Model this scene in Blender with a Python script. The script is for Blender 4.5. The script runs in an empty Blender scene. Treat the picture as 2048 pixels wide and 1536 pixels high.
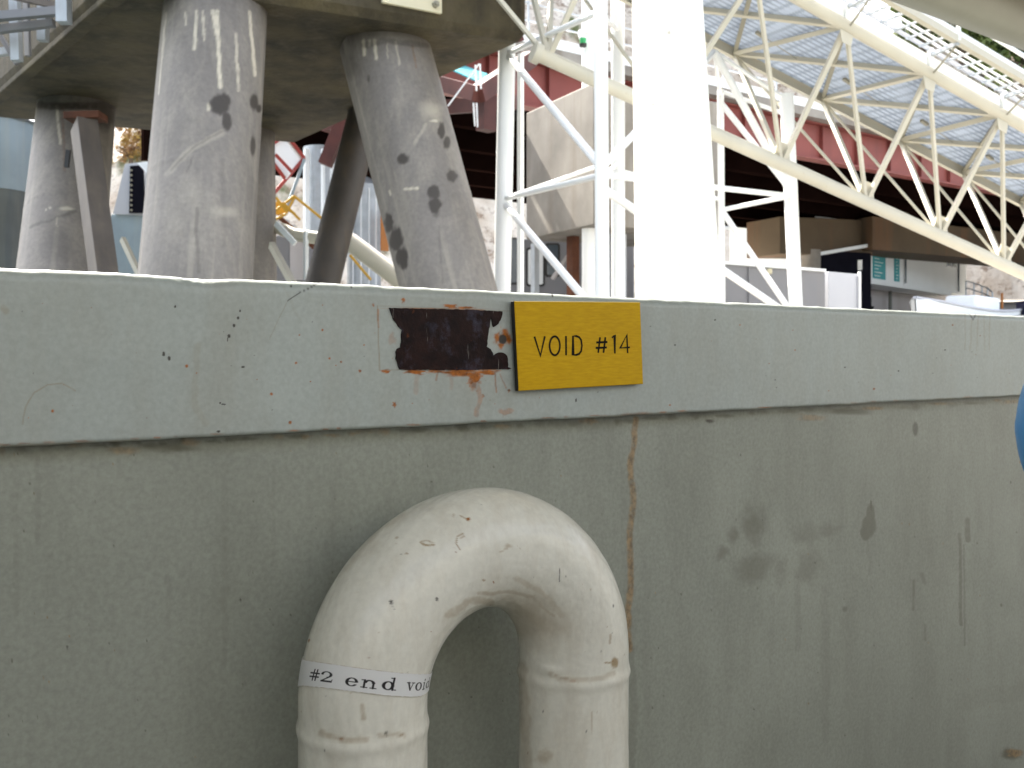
import bpy, math, random
import numpy as np
from mathutils import Vector, Matrix
random.seed(7); np.random.seed(7)
S = bpy.context.scene
C = bpy.context.scene.collection
R = math.radians
# ------------------------------------------------------------------ camera, world, sun, exposure
FPX = 1990.0; HZ = 710.0; EYE = 1.6
cam = bpy.data.cameras.new('camera'); co = bpy.data.objects.new('camera', cam); C.objects.link(co)
cam.sensor_width = 36.0; cam.lens = FPX / 2048 * 36.0
cam.shift_y = -(768 - HZ) / 2048.0
cam.clip_start = 0.05; cam.clip_end = 2000
cam.dof.use_dof = True; cam.dof.focus_distance = 1.05; cam.dof.aperture_fstop = 17
co.location = (0, 0, EYE); co.rotation_euler = (R(90), 0, 0)
S.camera = co
SUN_EL = R(47); SUN_AZ = math.atan2(-0.58, 0.81)
sdir = Vector((math.sin(SUN_AZ) * math.cos(SUN_EL), math.cos(SUN_AZ) * math.cos(SUN_EL), math.sin(SUN_EL)))
w = bpy.data.worlds.new('World'); S.world = w; w.use_nodes = True
wn = w.node_tree.nodes; wl = w.node_tree.links
sky = wn.new('ShaderNodeTexSky'); sky.sky_type = 'NISHITA'; sky.sun_disc = False
sky.sun_elevation = SUN_EL; sky.sun_rotation = SUN_AZ; sky.dust_density = 3.5; sky.air_density = 1.0; sky.ozone_density = 0.6
hs = wn.new('ShaderNodeHueSaturation'); hs.inputs['Saturation'].default_value = .42; wl.new(sky.outputs[0], hs.inputs['Color']); wl.new(hs.outputs[0], wn['Background'].inputs[0]); wn['Background'].inputs[1].default_value = 0.15
sl = bpy.data.lights.new('sun', 'SUN'); sl.energy = 4.4; sl.angle = R(0.5); sl.color = (1, 0.94, 0.84)
so = bpy.data.objects.new('sun', sl); C.objects.link(so); so.rotation_euler = sdir.to_track_quat('Z', 'Y').to_euler(); so.location = (0, 0, 30)
S.view_settings.view_transform = 'Standard'; S.view_settings.look = 'None'; S.view_settings.gamma = 1
S.view_settings.exposure = 2.05

# ------------------------------------------------------------------ helpers
def P(px, py, D):
    return Vector(((px - 1024) / FPX * D, D, EYE + (HZ - py) / FPX * D))
def PH(px, py, h):
    return P(px, py, h * FPX / (HZ - py))
def proj(v):
    v = np.asarray(v); D = np.maximum(v[..., 1], 1e-3)
    return 1024 + v[..., 0] / D * FPX, HZ - (v[..., 2] - EYE) / D * FPX

def tag(o, label=None, cat=None, group=None, kind=None):
    if label: o['label'] = label
    if cat: o['category'] = cat
    if group: o['group'] = group
    if kind: o['kind'] = kind
    return o
def thing(name, label, cat, loc, group=None):
    o = bpy.data.objects.new(name, None); C.objects.link(o); o.location = loc
    o.empty_display_size = 0.2
    return tag(o, label, cat, group)

class MB:
    def __init__(s): s.v = []; s.f = []
    def add(s, vs, fs):
        n = len(s.v); s.v += [tuple(v) for v in vs]; s.f += [tuple(i + n for i in f) for f in fs]
    def tube(s, a, b, r, r2=None, n=12, cap=True):
        a = Vector(a); b = Vector(b); r2 = r if r2 is None else r2
        d = (b - a).normalized(); u = d.orthogonal().normalized(); w_ = d.cross(u)
        vs = []
        for p, rr in ((a, r), (b, r2)):
            for i in range(n):
                t = 2 * math.pi * i / n; vs.append(p + (u * math.cos(t) + w_ * math.sin(t)) * rr)
        fs = [(i, (i + 1) % n, n + (i + 1) % n, n + i) for i in range(n)]
        if cap: fs += [tuple(range(n))[::-1], tuple(range(n, 2 * n))]
        s.add(vs, fs)
    def path(s, pts, r, n=8):
        for a, b in zip(pts[:-1], pts[1:]): s.tube(a, b, r, n=n)
    def bar(s, a, b, w_, h, up=(0, 0, 1)):
        a = Vector(a); b = Vector(b); d = (b - a).normalized(); up = Vector(up)
        x = d.cross(up)
        if x.length < 1e-4: x = d.orthogonal()
        x.normalize(); y = x.cross(d)
        vs = [p + x * i * w_ / 2 + y * j * h / 2 for p in (a, b) for i, j in ((-1, -1), (1, -1), (1, 1), (-1, 1))]
        s.add(vs, [(0, 1, 2, 3)[::-1], (4, 5, 6, 7), (0, 1, 5, 4), (1, 2, 6, 5), (2, 3, 7, 6), (3, 0, 4, 7)])
    def channel(s, a, b, w_, h, t=0.012, up=(0, 0, 1), side=1):
        a = Vector(a); b = Vector(b); d = (b - a).normalized(); x = d.cross(Vector(up)).normalized(); y = x.cross(d)
        s.bar(a + x * side * w_ / 2, b + x * side * w_ / 2, t, h, y)
        for k in (-1, 1): s.bar(a + y * k * (h - t) / 2 - x*side*t/2, b + y * k * (h - t) / 2 - x*side*t/2, w_ - t, t, y)
    def box(s, lo, hi, rz=0, c=None):
        lo = Vector(lo); hi = Vector(hi)
        vs = [Vector((x, y, z)) for z in (lo.z, hi.z) for x, y in ((lo.x, lo.y), (hi.x, lo.y), (hi.x, hi.y), (lo.x, hi.y))]
        if rz:
            c = Vector(c) if c is not None else (lo + hi) / 2
            M = Matrix.Rotation(rz, 4, 'Z'); vs = [M @ (v - c) + c for v in vs]
        s.add(vs, [(3, 2, 1, 0), (4, 5, 6, 7), (0, 1, 5, 4), (1, 2, 6, 5), (2, 3, 7, 6), (3, 0, 4, 7)])
    def prism(s, pts, vec):
        vec = Vector(vec); n = len(pts); pts = [Vector(p) for p in pts]
        s.add(pts + [p + vec for p in pts], [tuple(range(n))[::-1], tuple(range(n, 2 * n))] + [(i, (i + 1) % n, n + (i + 1) % n, n + i) for i in range(n)])
    def ribbon(s, pts, wd, nrm, th, closed=False):
        pts = [Vector(p) for p in pts]; nrm = Vector(nrm); n = len(pts); L = []; Rr = []
        for i, p in enumerate(pts):
            a = pts[i - 1] if (i > 0 or closed) else p; b = pts[(i + 1) % n] if (i < n - 1 or closed) else p
            d = (b - a).normalized(); x = d.cross(nrm).normalized()
            if 0 < i < n - 1 or closed:
                d1 = (p - a).normalized(); c = max(0.55, abs(x.dot(d1.cross(nrm).normalized())))
            else: c = 1
            L.append(p + x * wd / 2 / c); Rr.append(p - x * wd / 2 / c)
        m = n if closed else n - 1
        for i in range(m):
            j = (i + 1) % n; s.prism([L[i], L[j], Rr[j], Rr[i]], nrm * th)
    def build(s, name, m, parent=None, smooth=False, bevel=0, seg=2, loc=None):
        me = bpy.data.meshes.new(name)
        off = Vector(loc) if loc is not None else (parent_loc(parent) if parent else Vector((0, 0, 0)))
        me.from_pydata([tuple(Vector(v) - off) for v in s.v], [], s.f); me.update()
        me.materials.append(m)
        o = bpy.data.objects.new(name, me); C.objects.link(o)
        if parent: o.parent = parent
        elif loc is not None: o.location = loc
        if smooth:
            me.polygons.foreach_set('use_smooth', [True] * len(me.polygons))
            sm = o.modifiers.new('es', 'EDGE_SPLIT'); sm.split_angle = R(40)
        if bevel:
            b = o.modifiers.new('bv', 'BEVEL'); b.width = bevel; b.segments = seg; b.limit_method = 'ANGLE'; b.angle_limit = R(40)
            me.polygons.foreach_set('use_smooth', [True] * len(me.polygons))
            if not smooth: b.harden_normals = True
        return o
def parent_loc(p):
    v = Vector((0, 0, 0))
    while p is not None: v = v + p.location; p = p.parent
    return v

def grid_mesh(name, V, m, parent=None, wrap_u=False, attr=None, smooth=True):
    """V: (nu, nv, 3) world coords"""
    nu, nv = V.shape[:2]
    off = np.array(parent_loc(parent)) if parent else np.zeros(3)
    co_ = (V - off).reshape(-1, 3)
    iu = np.arange(nu if wrap_u else nu - 1); iv = np.arange(nv - 1)
    A, B = np.meshgrid(iu, iv, indexing='ij'); A2 = (A + 1) % nu
    F = np.stack([A * nv + B, A2 * nv + B, A2 * nv + B + 1, A * nv + B + 1], -1).reshape(-1, 4)
    me = bpy.data.meshes.new(name)
    me.vertices.add(len(co_)); me.vertices.foreach_set('co', co_.astype(np.float32).ravel())
    me.loops.add(F.size); me.loops.foreach_set('vertex_index', F.ravel().astype(np.int32))
    me.polygons.add(len(F)); me.polygons.foreach_set('loop_start', (np.arange(len(F)) * 4).astype(np.int32))
    try: me.polygons.foreach_set('loop_total', np.full(len(F), 4, np.int32))
    except Exception: pass
    me.polygons.foreach_set('use_smooth', np.full(len(F), smooth))
    me.update(calc_edges=True); me.validate()
    me.materials.append(m)
    if attr is not None:
        a = me.attributes.new('stain', 'FLOAT_COLOR', 'POINT')
        c = np.ones((len(co_), 4), np.float32); c[:, :3] = attr.reshape(-1, attr.shape[-1])[:, :3]
        a.data.foreach_set('color', c.ravel())
    o = bpy.data.objects.new(name, me); C.objects.link(o)
    if parent: o.parent = parent
    return o

def _h(i, j, s):
    n = (i * 374761393 + j * 668265263 + s * 982451653) & 0x7fffffff
    n = ((n ^ (n >> 13)) * 1274126177) & 0x7fffffff
    return ((n ^ (n >> 16)) & 0xffff) / 65535.0
def vnoise(x, y, s=0):
    x = np.asarray(x, float); y = np.asarray(y, float)
    i = np.floor(x).astype(np.int64); j = np.floor(y).astype(np.int64); fx = x - i; fy = y - j
    fx = fx * fx * (3 - 2 * fx); fy = fy * fy * (3 - 2 * fy)
    a = _h(i, j, s); b = _h(i + 1, j, s); c = _h(i, j + 1, s); d = _h(i + 1, j + 1, s)
    return (a * (1 - fx) + b * fx) * (1 - fy) + (c * (1 - fx) + d * fx) * fy
def fbm(x, y, s=0, o=4):
    t = 0; a = 0.5; n = 0
    for k in range(o): t = t + a * vnoise(np.asarray(x) * 2 ** k, np.asarray(y) * 2 ** k, s + k * 17); n += a; a *= 0.5
    return t / n
def sstep(a, b, x):
    t = np.clip((x - a) / (b - a), 0, 1); return t * t * (3 - 2 * t)
def stains_and_shade(V, items, mask=None):
    """wear and shade marks laid on a surface: items ('e',x,y,rx,ry,ch,k,soft,warp) or ('l',[pts],w,ch,k,warp)"""
    v = V.reshape(-1, 3); px, py = proj(v); A = np.zeros((len(v), 3))
    for it in items:
        if it[0] == 'e':
            _, x, y, rx, ry, ch, k, soft, warp = it
            m = (abs(px - x) < rx * 2.2 + 3) & (abs(py - y) < ry * 2.2 + 3)
            if not m.any(): continue
            X = px[m]; Y = py[m]; n = fbm(X / max(3, rx * .6), Y / max(3, ry * .6), int(x) % 97, 4) - .5
            d = np.sqrt(((X - x) / rx) ** 2 + ((Y - y) / ry) ** 2) + warp * n * 2
            val = k * (1 - sstep(1 - soft, 1 + soft * .4, d))
        else:
            _, pts, wd, ch, k, warp = it
            xs = [p[0] for p in pts]; ys = [p[1] for p in pts]
            m = (px > min(xs) - wd * 4) & (px < max(xs) + wd * 4) & (py > min(ys) - wd * 4) & (py < max(ys) + wd * 4)
            if not m.any(): continue
            X = px[m]; Y = py[m]; X2 = X + warp * (fbm(X / 20, Y / 20, 5) - .5) * 2; Y2 = Y + warp * (fbm(X / 20, Y / 20, 9) - .5) * 2
            d = np.full(len(X), 1e9)
            for (x0, y0), (x1, y1) in zip(pts[:-1], pts[1:]):
                L = (x1 - x0) ** 2 + (y1 - y0) ** 2; t = np.clip(((X2 - x0) * (x1 - x0) + (Y2 - y0) * (y1 - y0)) / L, 0, 1)
                d = np.minimum(d, np.hypot(X2 - x0 - t * (x1 - x0), Y2 - y0 - t * (y1 - y0)))
            n = fbm(X / 9, Y / 9, 31, 3)
            val = k * (1 - sstep(.5, 1.3, d / wd)) * np.clip(.35 + 1.3 * n, 0, 1)
        c = A[m, ch]; A[m, ch] = np.maximum(c, val)
    if mask is not None: A *= mask.reshape(-1, 1)
    return A.reshape(V.shape[:-1] + (3,))

# ------------------------------------------------------------------ materials
def nmat(name):
    m = bpy.data.materials.new(name); m.use_nodes = True; nt = m.node_tree
    return m, nt, nt.nodes['Principled BSDF']
def mixc(nt, f, a, b, mode='MIX'):
    n = nt.nodes.new('ShaderNodeMix'); n.data_type = 'RGBA'; n.blend_type = mode; n.clamp_factor = True
    for sck, v in ((n.inputs[0], f), (n.inputs[6], a), (n.inputs[7], b)):
        if isinstance(v, (int, float)): sck.default_value = v
        elif isinstance(v, tuple): sck.default_value = (*v[:3], 1)
        else: nt.links.new(v, sck)
    return n.outputs[2]
def noise(nt, scale, detail=4, rough=.55, stretch=None, coord='Object', off=None):
    tc = nt.nodes.new('ShaderNodeTexCoord'); mp = nt.nodes.new('ShaderNodeMapping')
    nt.links.new(tc.outputs[coord], mp.inputs[0])
    if stretch: mp.inputs['Scale'].default_value = stretch
    if off: mp.inputs['Location'].default_value = off
    n = nt.nodes.new('ShaderNodeTexNoise'); n.inputs['Scale'].default_value = scale; n.inputs['Detail'].default_value = detail
    n.inputs['Roughness'].default_value = rough
    nt.links.new(mp.outputs[0], n.inputs[0]); return n.outputs[0]
def ramp(nt, fac, stops):
    n = nt.nodes.new('ShaderNodeValToRGB'); nt.links.new(fac, n.inputs[0]); e = n.color_ramp.elements
    e[0].position, e[0].color = stops[0][0], (*stops[0][1], 1) if isinstance(stops[0][1], tuple) else (stops[0][1],) * 3 + (1,)
    e[1].position, e[1].color = stops[1][0], (*stops[1][1], 1) if isinstance(stops[1][1], tuple) else (stops[1][1],) * 3 + (1,)
    for p, c in stops[2:]:
        x = e.new(p); x.color = (*c, 1) if isinstance(c, tuple) else (c, c, c, 1)
    return n.outputs[0]
def bump(nt, b, h, strength=.3, dist=.01, prev=None):
    n = nt.nodes.new('ShaderNodeBump'); n.inputs['Strength'].default_value = strength; n.inputs['Distance'].default_value = dist
    nt.links.new(h, n.inputs['Height'])
    if prev is not None: nt.links.new(prev, n.inputs['Normal'])
    return n.outputs[0]
def mat(name, col, rough=.55, metal=0, var=.25, vs=2.0, streak=0, sc=(.25, .2, .14), bscale=60, bst=.2, bd=.004, spots=0, spotc=(.2, .09, .03)):
    m, nt, b = nmat(name)
    dark = tuple(c * (1 - var) for c in col)
    c = mixc(nt, ramp(nt, noise(nt, vs, 6), [(.3, 0.), (.7, 1.)]), dark, col)
    if streak:
        s = ramp(nt, noise(nt, vs * 2.5, 5, .6, (1, 1, .07)), [(.5, 0.), (.72, 1.)])
        mm = nt.nodes.new('ShaderNodeMath'); mm.operation = 'MULTIPLY'; mm.inputs[1].default_value = streak; nt.links.new(s, mm.inputs[0])
        c = mixc(nt, mm.outputs[0], c, sc)
    if spots:
        s = ramp(nt, noise(nt, vs * 9, 3), [(.68, 0.), (.74, spots)])
        c = mixc(nt, s, c, spotc)
    nt.links.new(c, b.inputs['Base Color']); b.inputs['Roughness'].default_value = rough; b.inputs['Metallic'].default_value = metal
    if bst: nt.links.new(bump(nt, b, noise(nt, bscale, 5), bst, bd), b.inputs['Normal'])
    return m
def stain_mat(name, col, rough, var, vs, rust, dirt, dark, fine=900, fbst=.12, fd=.0006, wave=8, wst=.25, wd=.002, speck=0.0):
    """painted steel that carries wear and some shade laid down in the 'stain' attribute: red rust, green grime, blue dark chips and darkening"""
    m, nt, b = nmat(name)
    at = nt.nodes.new('ShaderNodeAttribute'); at.attribute_name = 'stain'
    sp = nt.nodes.new('ShaderNodeSeparateColor'); nt.links.new(at.outputs['Color'], sp.inputs[0])
    c = mixc(nt, ramp(nt, noise(nt, vs, 6), [(.3, 0.), (.7, 1.)]), tuple(x * (1 - var) for x in col), col)
    c = mixc(nt, ramp(nt, noise(nt, vs * 4, 8, .7, (1, 1, .3)), [(.45, 0.), (.8, .35)]), c, dirt)
    if speck: c = mixc(nt, ramp(nt, noise(nt, fine * .5, 2), [(.3, 0.), (.8, speck)]), c, dark)
    c = mixc(nt, sp.outputs[1], c, dirt)
    rc = mixc(nt, ramp(nt, noise(nt, fine * .3, 4), [(.35, 0.), (.65, 1.)]), tuple(x * .35 for x in rust), rust)
    c = mixc(nt, sp.outputs[0], c, rc)
    c = mixc(nt, sp.outputs[2], c, dark)
    nt.links.new(c, b.inputs['Base Color']); b.inputs['Roughness'].default_value = rough
    n1 = bump(nt, b, noise(nt, wave, 3), wst, wd)
    n2 = bump(nt, b, noise(nt, fine, 3), fbst, fd, n1)
    inv = nt.nodes.new('ShaderNodeMath'); inv.operation = 'SUBTRACT'; inv.inputs[0].default_value = 1
    nt.links.new(sp.outputs[2], inv.inputs[1]); n3 = bump(nt, b, inv.outputs[0], .5, .0005, n2)
    nt.links.new(n3, b.inputs['Normal'])
    return m
M = {}
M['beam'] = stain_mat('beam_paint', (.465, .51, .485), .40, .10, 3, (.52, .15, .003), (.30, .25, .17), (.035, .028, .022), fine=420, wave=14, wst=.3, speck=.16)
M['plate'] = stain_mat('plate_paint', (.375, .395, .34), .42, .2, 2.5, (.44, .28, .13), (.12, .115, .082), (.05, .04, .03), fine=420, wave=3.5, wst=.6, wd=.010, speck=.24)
M['pipe'] = stain_mat('pipe_paint', (.87, .85, .76), .26, .08, 8, (.42, .16, .03), (.42, .32, .20), (.06, .05, .04), fine=330, wave=28, wst=.35, wd=.002, speck=.10)
M['pile'] = stain_mat('pile_steel', (.245, .220, .195), .6, .3, .7, (.25, .12, .05), (.60, .54, .42), (.035, .027, .020), fine=40, fbst=.2, fd=.01, wave=1.2, wst=.3, wd=.03, speck=.25)
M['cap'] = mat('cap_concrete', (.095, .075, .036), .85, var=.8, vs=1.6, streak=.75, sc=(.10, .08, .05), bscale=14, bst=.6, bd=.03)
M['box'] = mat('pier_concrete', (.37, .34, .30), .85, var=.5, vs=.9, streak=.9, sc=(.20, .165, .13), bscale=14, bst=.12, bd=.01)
M['concrete2'] = mat('bent_concrete', (.16, .115, .07), .85, var=.45, vs=.25, streak=.8, sc=(.24, .10, .04), bscale=4, bst=.5, bd=.04)
M['white'] = mat('white_paint', (.88, .89, .88), .4, var=.05, vs=1, bst=.05, spots=.0)
M['pole'] = mat('pole_paint', (.92, .89, .80), .42, var=.05, vs=1.4, streak=.12, sc=(.6, .48, .25), bst=.08, bscale=8, bd=.01, spots=.5, spotc=(.5, .36, .16))
M['cream'] = mat('cream_paint', (.62, .58, .47), .45, var=.14, vs=1.5, bst=.06, spots=.25, spotc=(.4, .25, .08))
M['creamdark'] = mat('olive_and_shaded_cream', (.32, .30, .23), .55, var=.2, vs=2)  # cream darkened for shaded cross frames; plain olive on bolts and rope
M['galv'] = mat('galvanised', (.52, .56, .60), .45, metal=.2, var=.25, vs=4, streak=.2, bst=.1)
M['tank'] = mat('tank_steel', (.30, .38, .43), .42, var=.35, vs=.8, streak=.5, sc=(.42, .44, .40), bst=.15, bscale=8)
M['tankdark'] = mat('tank_lower_steel', (.115, .135, .14), .5, var=.4, vs=.8, streak=.5, sc=(.28, .27, .2), bst=.15, bscale=8)
M['grey'] = mat('grey_cladding', (.22, .22, .235), .6, var=.12, vs=.8, streak=.2, bst=.08)
M['greylight'] = mat('pale_cladding', (.52, .53, .57), .6, var=.1, vs=.8, bst=.08)
M['dark'] = mat('dark_interior', (.012, .012, .018), .8, var=.3, bst=0)
M['red'] = mat('red_oxide', (.26, .062, .05), .6, var=.3, vs=.5, streak=.4, sc=(.12, .035, .03), bscale=6, bst=.2, bd=.02)
M['redbright'] = mat('red_rail_paint', (.42, .06, .05), .5, var=.3, vs=1, bst=0)
M['soffit_shade'] = mat('underside_shade', (.012, .006, .005), .9, var=.5, vs=.4, bst=0)  # shade under the deck put into the colour of red steel
M['rust'] = mat('rust_steel', (.16, .055, .025), .85, var=.6, vs=2, bst=.4, bscale=20, bd=.01)
M['orange'] = mat('orange_paint', (.55, .20, .04), .6, var=.3, vs=1, bst=0)
M['yellow'] = mat('yellow_paint', (.70, .40, .04), .5, var=.25, vs=2, bst=0)
M['teal'] = mat('teal_panel', (.02, .34, .38), .5, var=.1, vs=1, bst=0)
M['bwhite'] = mat('building_render', (.90, .93, .94), .7, var=.06, vs=.6, bst=.1)
M['bshade'] = mat('building_shade', (.50, .47, .47), .7, var=.12, vs=.6, streak=.2, bst=.1)  # white render with the shade under the upper floor put in
M['glassd'] = mat('window_glass', (.07, .09, .11), .12, var=.1, bst=0)
M['asphalt'] = mat('asphalt', (.44, .42, .38), .9, var=.2, vs=.4, bst=.2, bscale=20)
M['deckp'] = mat('deck_paint', (.07, .075, .065), .7, var=.35, vs=2, bst=.2)
M['canopy'] = mat('canopy_paint', (.36, .33, .27), .5, var=.12, vs=3, bst=.15, bscale=30)
M['blocker'] = mat('skylight_block_paint', (.27, .27, .25), .6, var=.1, vs=1, bst=.1)  # for the unseen walls added to hold back light
M['blue'] = mat('blue_plastic', (.015, .12, .27), .35, var=.12, vs=10, bst=.1, bscale=80)
M['black'] = mat('black_plastic', (.02, .02, .02), .5, var=.2, bst=0)
M['green'] = mat('green_glass', (.02, .35, .10), .15, var=.1, bst=0)
M['amber'] = mat('straw_plate', (.70, .64, .45), .5, var=.1, vs=3, bst=.05)
M['mesh'] = mat('corrugated_panel', (.46, .53, .64), .42, var=.10, vs=1.2, bst=.1, bscale=20)
def grate(m):
    nt = m.node_tree; b = nt.nodes['Principled BSDF']; base = b.inputs['Base Color'].links[0].from_socket
    tc = nt.nodes.new('ShaderNodeTexCoord'); mp = nt.nodes.new('ShaderNodeMapping'); nt.links.new(tc.outputs['Object'], mp.inputs[0]); mp.inputs['Rotation'].default_value = (0, 0, -R(19))
    for dr_, sc_, k_ in (('Y', 2.6, .75), ('X', 1.6, .55)):
        wv = nt.nodes.new('ShaderNodeTexWave'); wv.bands_direction = dr_; wv.inputs['Scale'].default_value = sc_; wv.inputs['Distortion'].default_value = .6; wv.inputs['Detail'].default_value = 1
        nt.links.new(mp.outputs[0], wv.inputs[0]); f_ = ramp(nt, wv.outputs['Fac'], [(.62, 0.), (.92, k_)]); base = mixc(nt, f_, base, (.13, .17, .24))
    nt.links.new(base, b.inputs['Base Color'])
grate(M['mesh'])
def make_translucent(m, f):
    nt = m.node_tree; b = nt.nodes['Principled BSDF']; t = nt.nodes.new('ShaderNodeBsdfTranslucent'); x = nt.nodes.new('ShaderNodeMixShader'); o = nt.nodes['Material Output']
    t.inputs['Color'].default_value = (.74, .80, .88, 1); x.inputs[0].default_value = f
    nt.links.new(b.outputs[0], x.inputs[1]); nt.links.new(t.outputs[0], x.inputs[2]); nt.links.new(x.outputs[0], o.inputs['Surface'])
make_translucent(M['mesh'], .06)
for k_ in ('soffit_shade', 'dark'): M[k_].node_tree.nodes['Principled BSDF'].inputs['Specular IOR Level'].default_value = 0
M['ink'] = mat('engraving_ink', (.012, .010, .008), .7, var=.1, bst=0); M['ink'].node_tree.nodes['Principled BSDF'].inputs['Specular IOR Level'].default_value = .1
M['bracegrey'] = mat('brace_paint', (.15, .125, .105), .6, var=.3, vs=2, streak=.3)
M['reddark'] = mat('dark_red_oxide', (.12, .03, .022), .65, var=.5, vs=1.5, bst=.1)
def sign_mat():
    m, nt, b = nmat('brass_yellow_laminate')
    f = noise(nt, 500, 3, .5, (.15, .15, 1)); g = noise(nt, 12, 4)
    c = mixc(nt, ramp(nt, f, [(.3, 0.), (.7, 1.)]), (.58, .33, .003), (.68, .41, .006))
    c = mixc(nt, ramp(nt, g, [(.4, 0.), (.8, .25)]), c, (.42, .24, .01))
    nt.links.new(c, b.inputs['Base Color']); b.inputs['Roughness'].default_value = .5; b.inputs['Specular IOR Level'].default_value = .15
    nt.links.new(bump(nt, b, f, .1, .0002), b.inputs['Normal']); return m
M['sign'] = sign_mat()
M['gold'] = mat('bevelled_gold_edge', (.80, .62, .24), .3, var=.1, bst=0)
def patch_mat():
    m, nt, b = nmat('bare_corroded_steel')
    c = mixc(nt, ramp(nt, noise(nt, 55, 8, .65), [(.35, 0.), (.7, 1.)]), (.008, .004, .005), (.030, .012, .010))
    c = mixc(nt, ramp(nt, noise(nt, 40, 6, .7), [(.55, 0.), (.75, .55)]), c, (.10, .10, .15))  # bluish patches put the sheen of the steel into its colour
    c = mixc(nt, ramp(nt, noise(nt, 150, 4, .6, (1, 1, .09)), [(.64, 0.), (.70, .7)]), c, (.50, .47, .42))
    c = mixc(nt, ramp(nt, noise(nt, 90, 4, .6), [(.66, 0.), (.8, .7)]), c, (.25, .07, .015))
    nt.links.new(c, b.inputs['Base Color']); b.inputs['Roughness'].default_value = .42; b.inputs['Specular IOR Level'].default_value = .12
    nt.links.new(bump(nt, b, noise(nt, 260, 6), .6, .001), b.inputs['Normal']); return m
M['patch'] = patch_mat()
def tape_mat():
    m, nt, b = nmat('printed_label_tape')
    at = nt.nodes.new('ShaderNodeAttribute'); at.attribute_name = 'stain'
    sp = nt.nodes.new('ShaderNodeSeparateColor'); nt.links.new(at.outputs['Color'], sp.inputs[0])
    c = mixc(nt, sp.outputs[1], (.80, .80, .80), (.38, .29, .16))
    c = mixc(nt, sp.outputs[0], c, (.012, .010, .012))
    nt.links.new(c, b.inputs['Base Color']); b.inputs['Roughness'].default_value = .28; return m
M['tape'] = tape_mat()
def rock_mat():
    m, nt, b = nmat('cliff_rock')
    c = mixc(nt, ramp(nt, noise(nt, .35, 8, .65), [(.35, 0.), (.65, 1.)]), (.55, .46, .37), (.85, .80, .72))
    c = mixc(nt, ramp(nt, noise(nt, 1.3, 8, .7), [(.52, 0.), (.62, .8)]), c, (.24, .16, .11))
    c = mixc(nt, ramp(nt, noise(nt, .12, 6, .6, None, 'Object', (13, 5, 2)), [(.56, 0.), (.62, .9)]), c, (.10, .13, .035))
    nt.links.new(c, b.inputs['Base Color']); b.inputs['Roughness'].default_value = .95
    nt.links.new(bump(nt, b, noise(nt, 1.0, 8, .7), 1.0, .6), b.inputs['Normal']); return m
M['rock'] = rock_mat()
def leaf_mat(name, a, b_):
    m, nt, b = nmat(name)
    c = mixc(nt, ramp(nt, noise(nt, 1.2, 4), [(.35, 0.), (.65, 1.)]), a, b_)
    nt.links.new(c, b.inputs['Base Color']); b.inputs['Roughness'].default_value = .7
    b.inputs['Transmission Weight'].default_value = 0
    return m
M['leaf'] = leaf_mat('foliage', (.035, .065, .015), (.14, .19, .04))
M['leafdry'] = leaf_mat('dry_foliage', (.22, .11, .05), (.35, .25, .05))
M['bark'] = mat('bark', (.12, .09, .06), .9, var=.4, bst=.4, bscale=20)
def water_mat():
    m, nt, b = nmat('harbour_water'); b.inputs['Base Color'].default_value = (.02, .04, .04, 1); b.inputs['Roughness'].default_value = .08
    nt.links.new(bump(nt, b, noise(nt, 1.5, 5), .5, .15), b.inputs['Normal']); return m
M['water'] = water_mat()

# ------------------------------------------------------------------ the setting
def sheet(name, x0, x1, y0, y1, z, m, kind='structure'):
    mb = MB(); mb.add([(x0, y0, z), (x1, y0, z), (x1, y1, z), (x0, y1, z)], [(0, 1, 2, 3)])
    return tag(mb.build(name, m), kind=kind)
sheet('water', -900, 900, -900, 900, -1.3, M['water'])
mb = MB(); mb.prism([(-120, 21.5, -3), (-3, 21.5, -3), (.7, 6.2, -3), (140, 6.2, -3), (140, 71, -3), (-120, 71, -3)], (0, 0, 3.8)); tag(mb.build('dock_ground', M['asphalt']), kind='structure')  # near quay, out of view, extended to bounce light upward
# hill behind the harbour
nx, ny = 420, 150
gx = np.linspace(-110, 150, nx); gy = np.linspace(58, 150, ny); GX, GY = np.meshgrid(gx, gy, indexing='ij')
front = 66 + 5 * np.sin(GX * .07) + 6 * (fbm(GX / 14, GX * 0, 3) - .5) - 0.10 * np.clip(GX - 28, 0, 60)
tt = GY - front
Hh = 22 + 8 * np.sin(GX * .045 + 1) + 6 * fbm(GX / 20, GY / 20, 8)
GZ = .8 + sstep(0, 20, tt) * Hh + np.clip(tt - 18, 0, 80) * .22 + (fbm(GX / 6, GY / 4, 2, 5) - .5) * 6 * sstep(0, 8, tt) + (fbm(GX / 1.7, GY / 1.3, 12, 4) - .5) * 2.2 * sstep(0, 4, tt)
GZ = np.where(tt < 0, .6, GZ)
tag(grid_mesh('hill', np.stack([GX, GY, GZ], -1), M['rock'], smooth=False), kind='structure')
def hill_z(x, y):
    i = int(np.clip(np.searchsorted(gx, x), 0, nx - 1)); j = int(np.clip(np.searchsorted(gy, y), 0, ny - 1)); return float(GZ[i, j])
def hill_hit(px, py):
    D = 58.0
    while D < 148:
        p = P(px, py, D)
        if hill_z(p.x, p.y) > p.z: return p
        D += .25
    return P(px, py, 120)

# barge deck, added wall against skylight and canopy around the photographer
d = Vector((.8, .6, 0)); n = Vector((.6, -.8, 0)); W0 = Vector(((1030 - 1024) / FPX * 1.1, 1.1, EYE))
def WP(s, t, z): return W0 + d * s + n * t + Vector((0, 0, z))
mb = MB(); mb.prism([WP(-9, -.06, -EYE - .5), WP(12, -.06, -EYE - .5), WP(12, 6, -EYE - .5), WP(-9, 6, -EYE - .5)], (0, 0, .5))
tag(mb.build('deck', M['deckp']), kind='structure')
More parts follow.
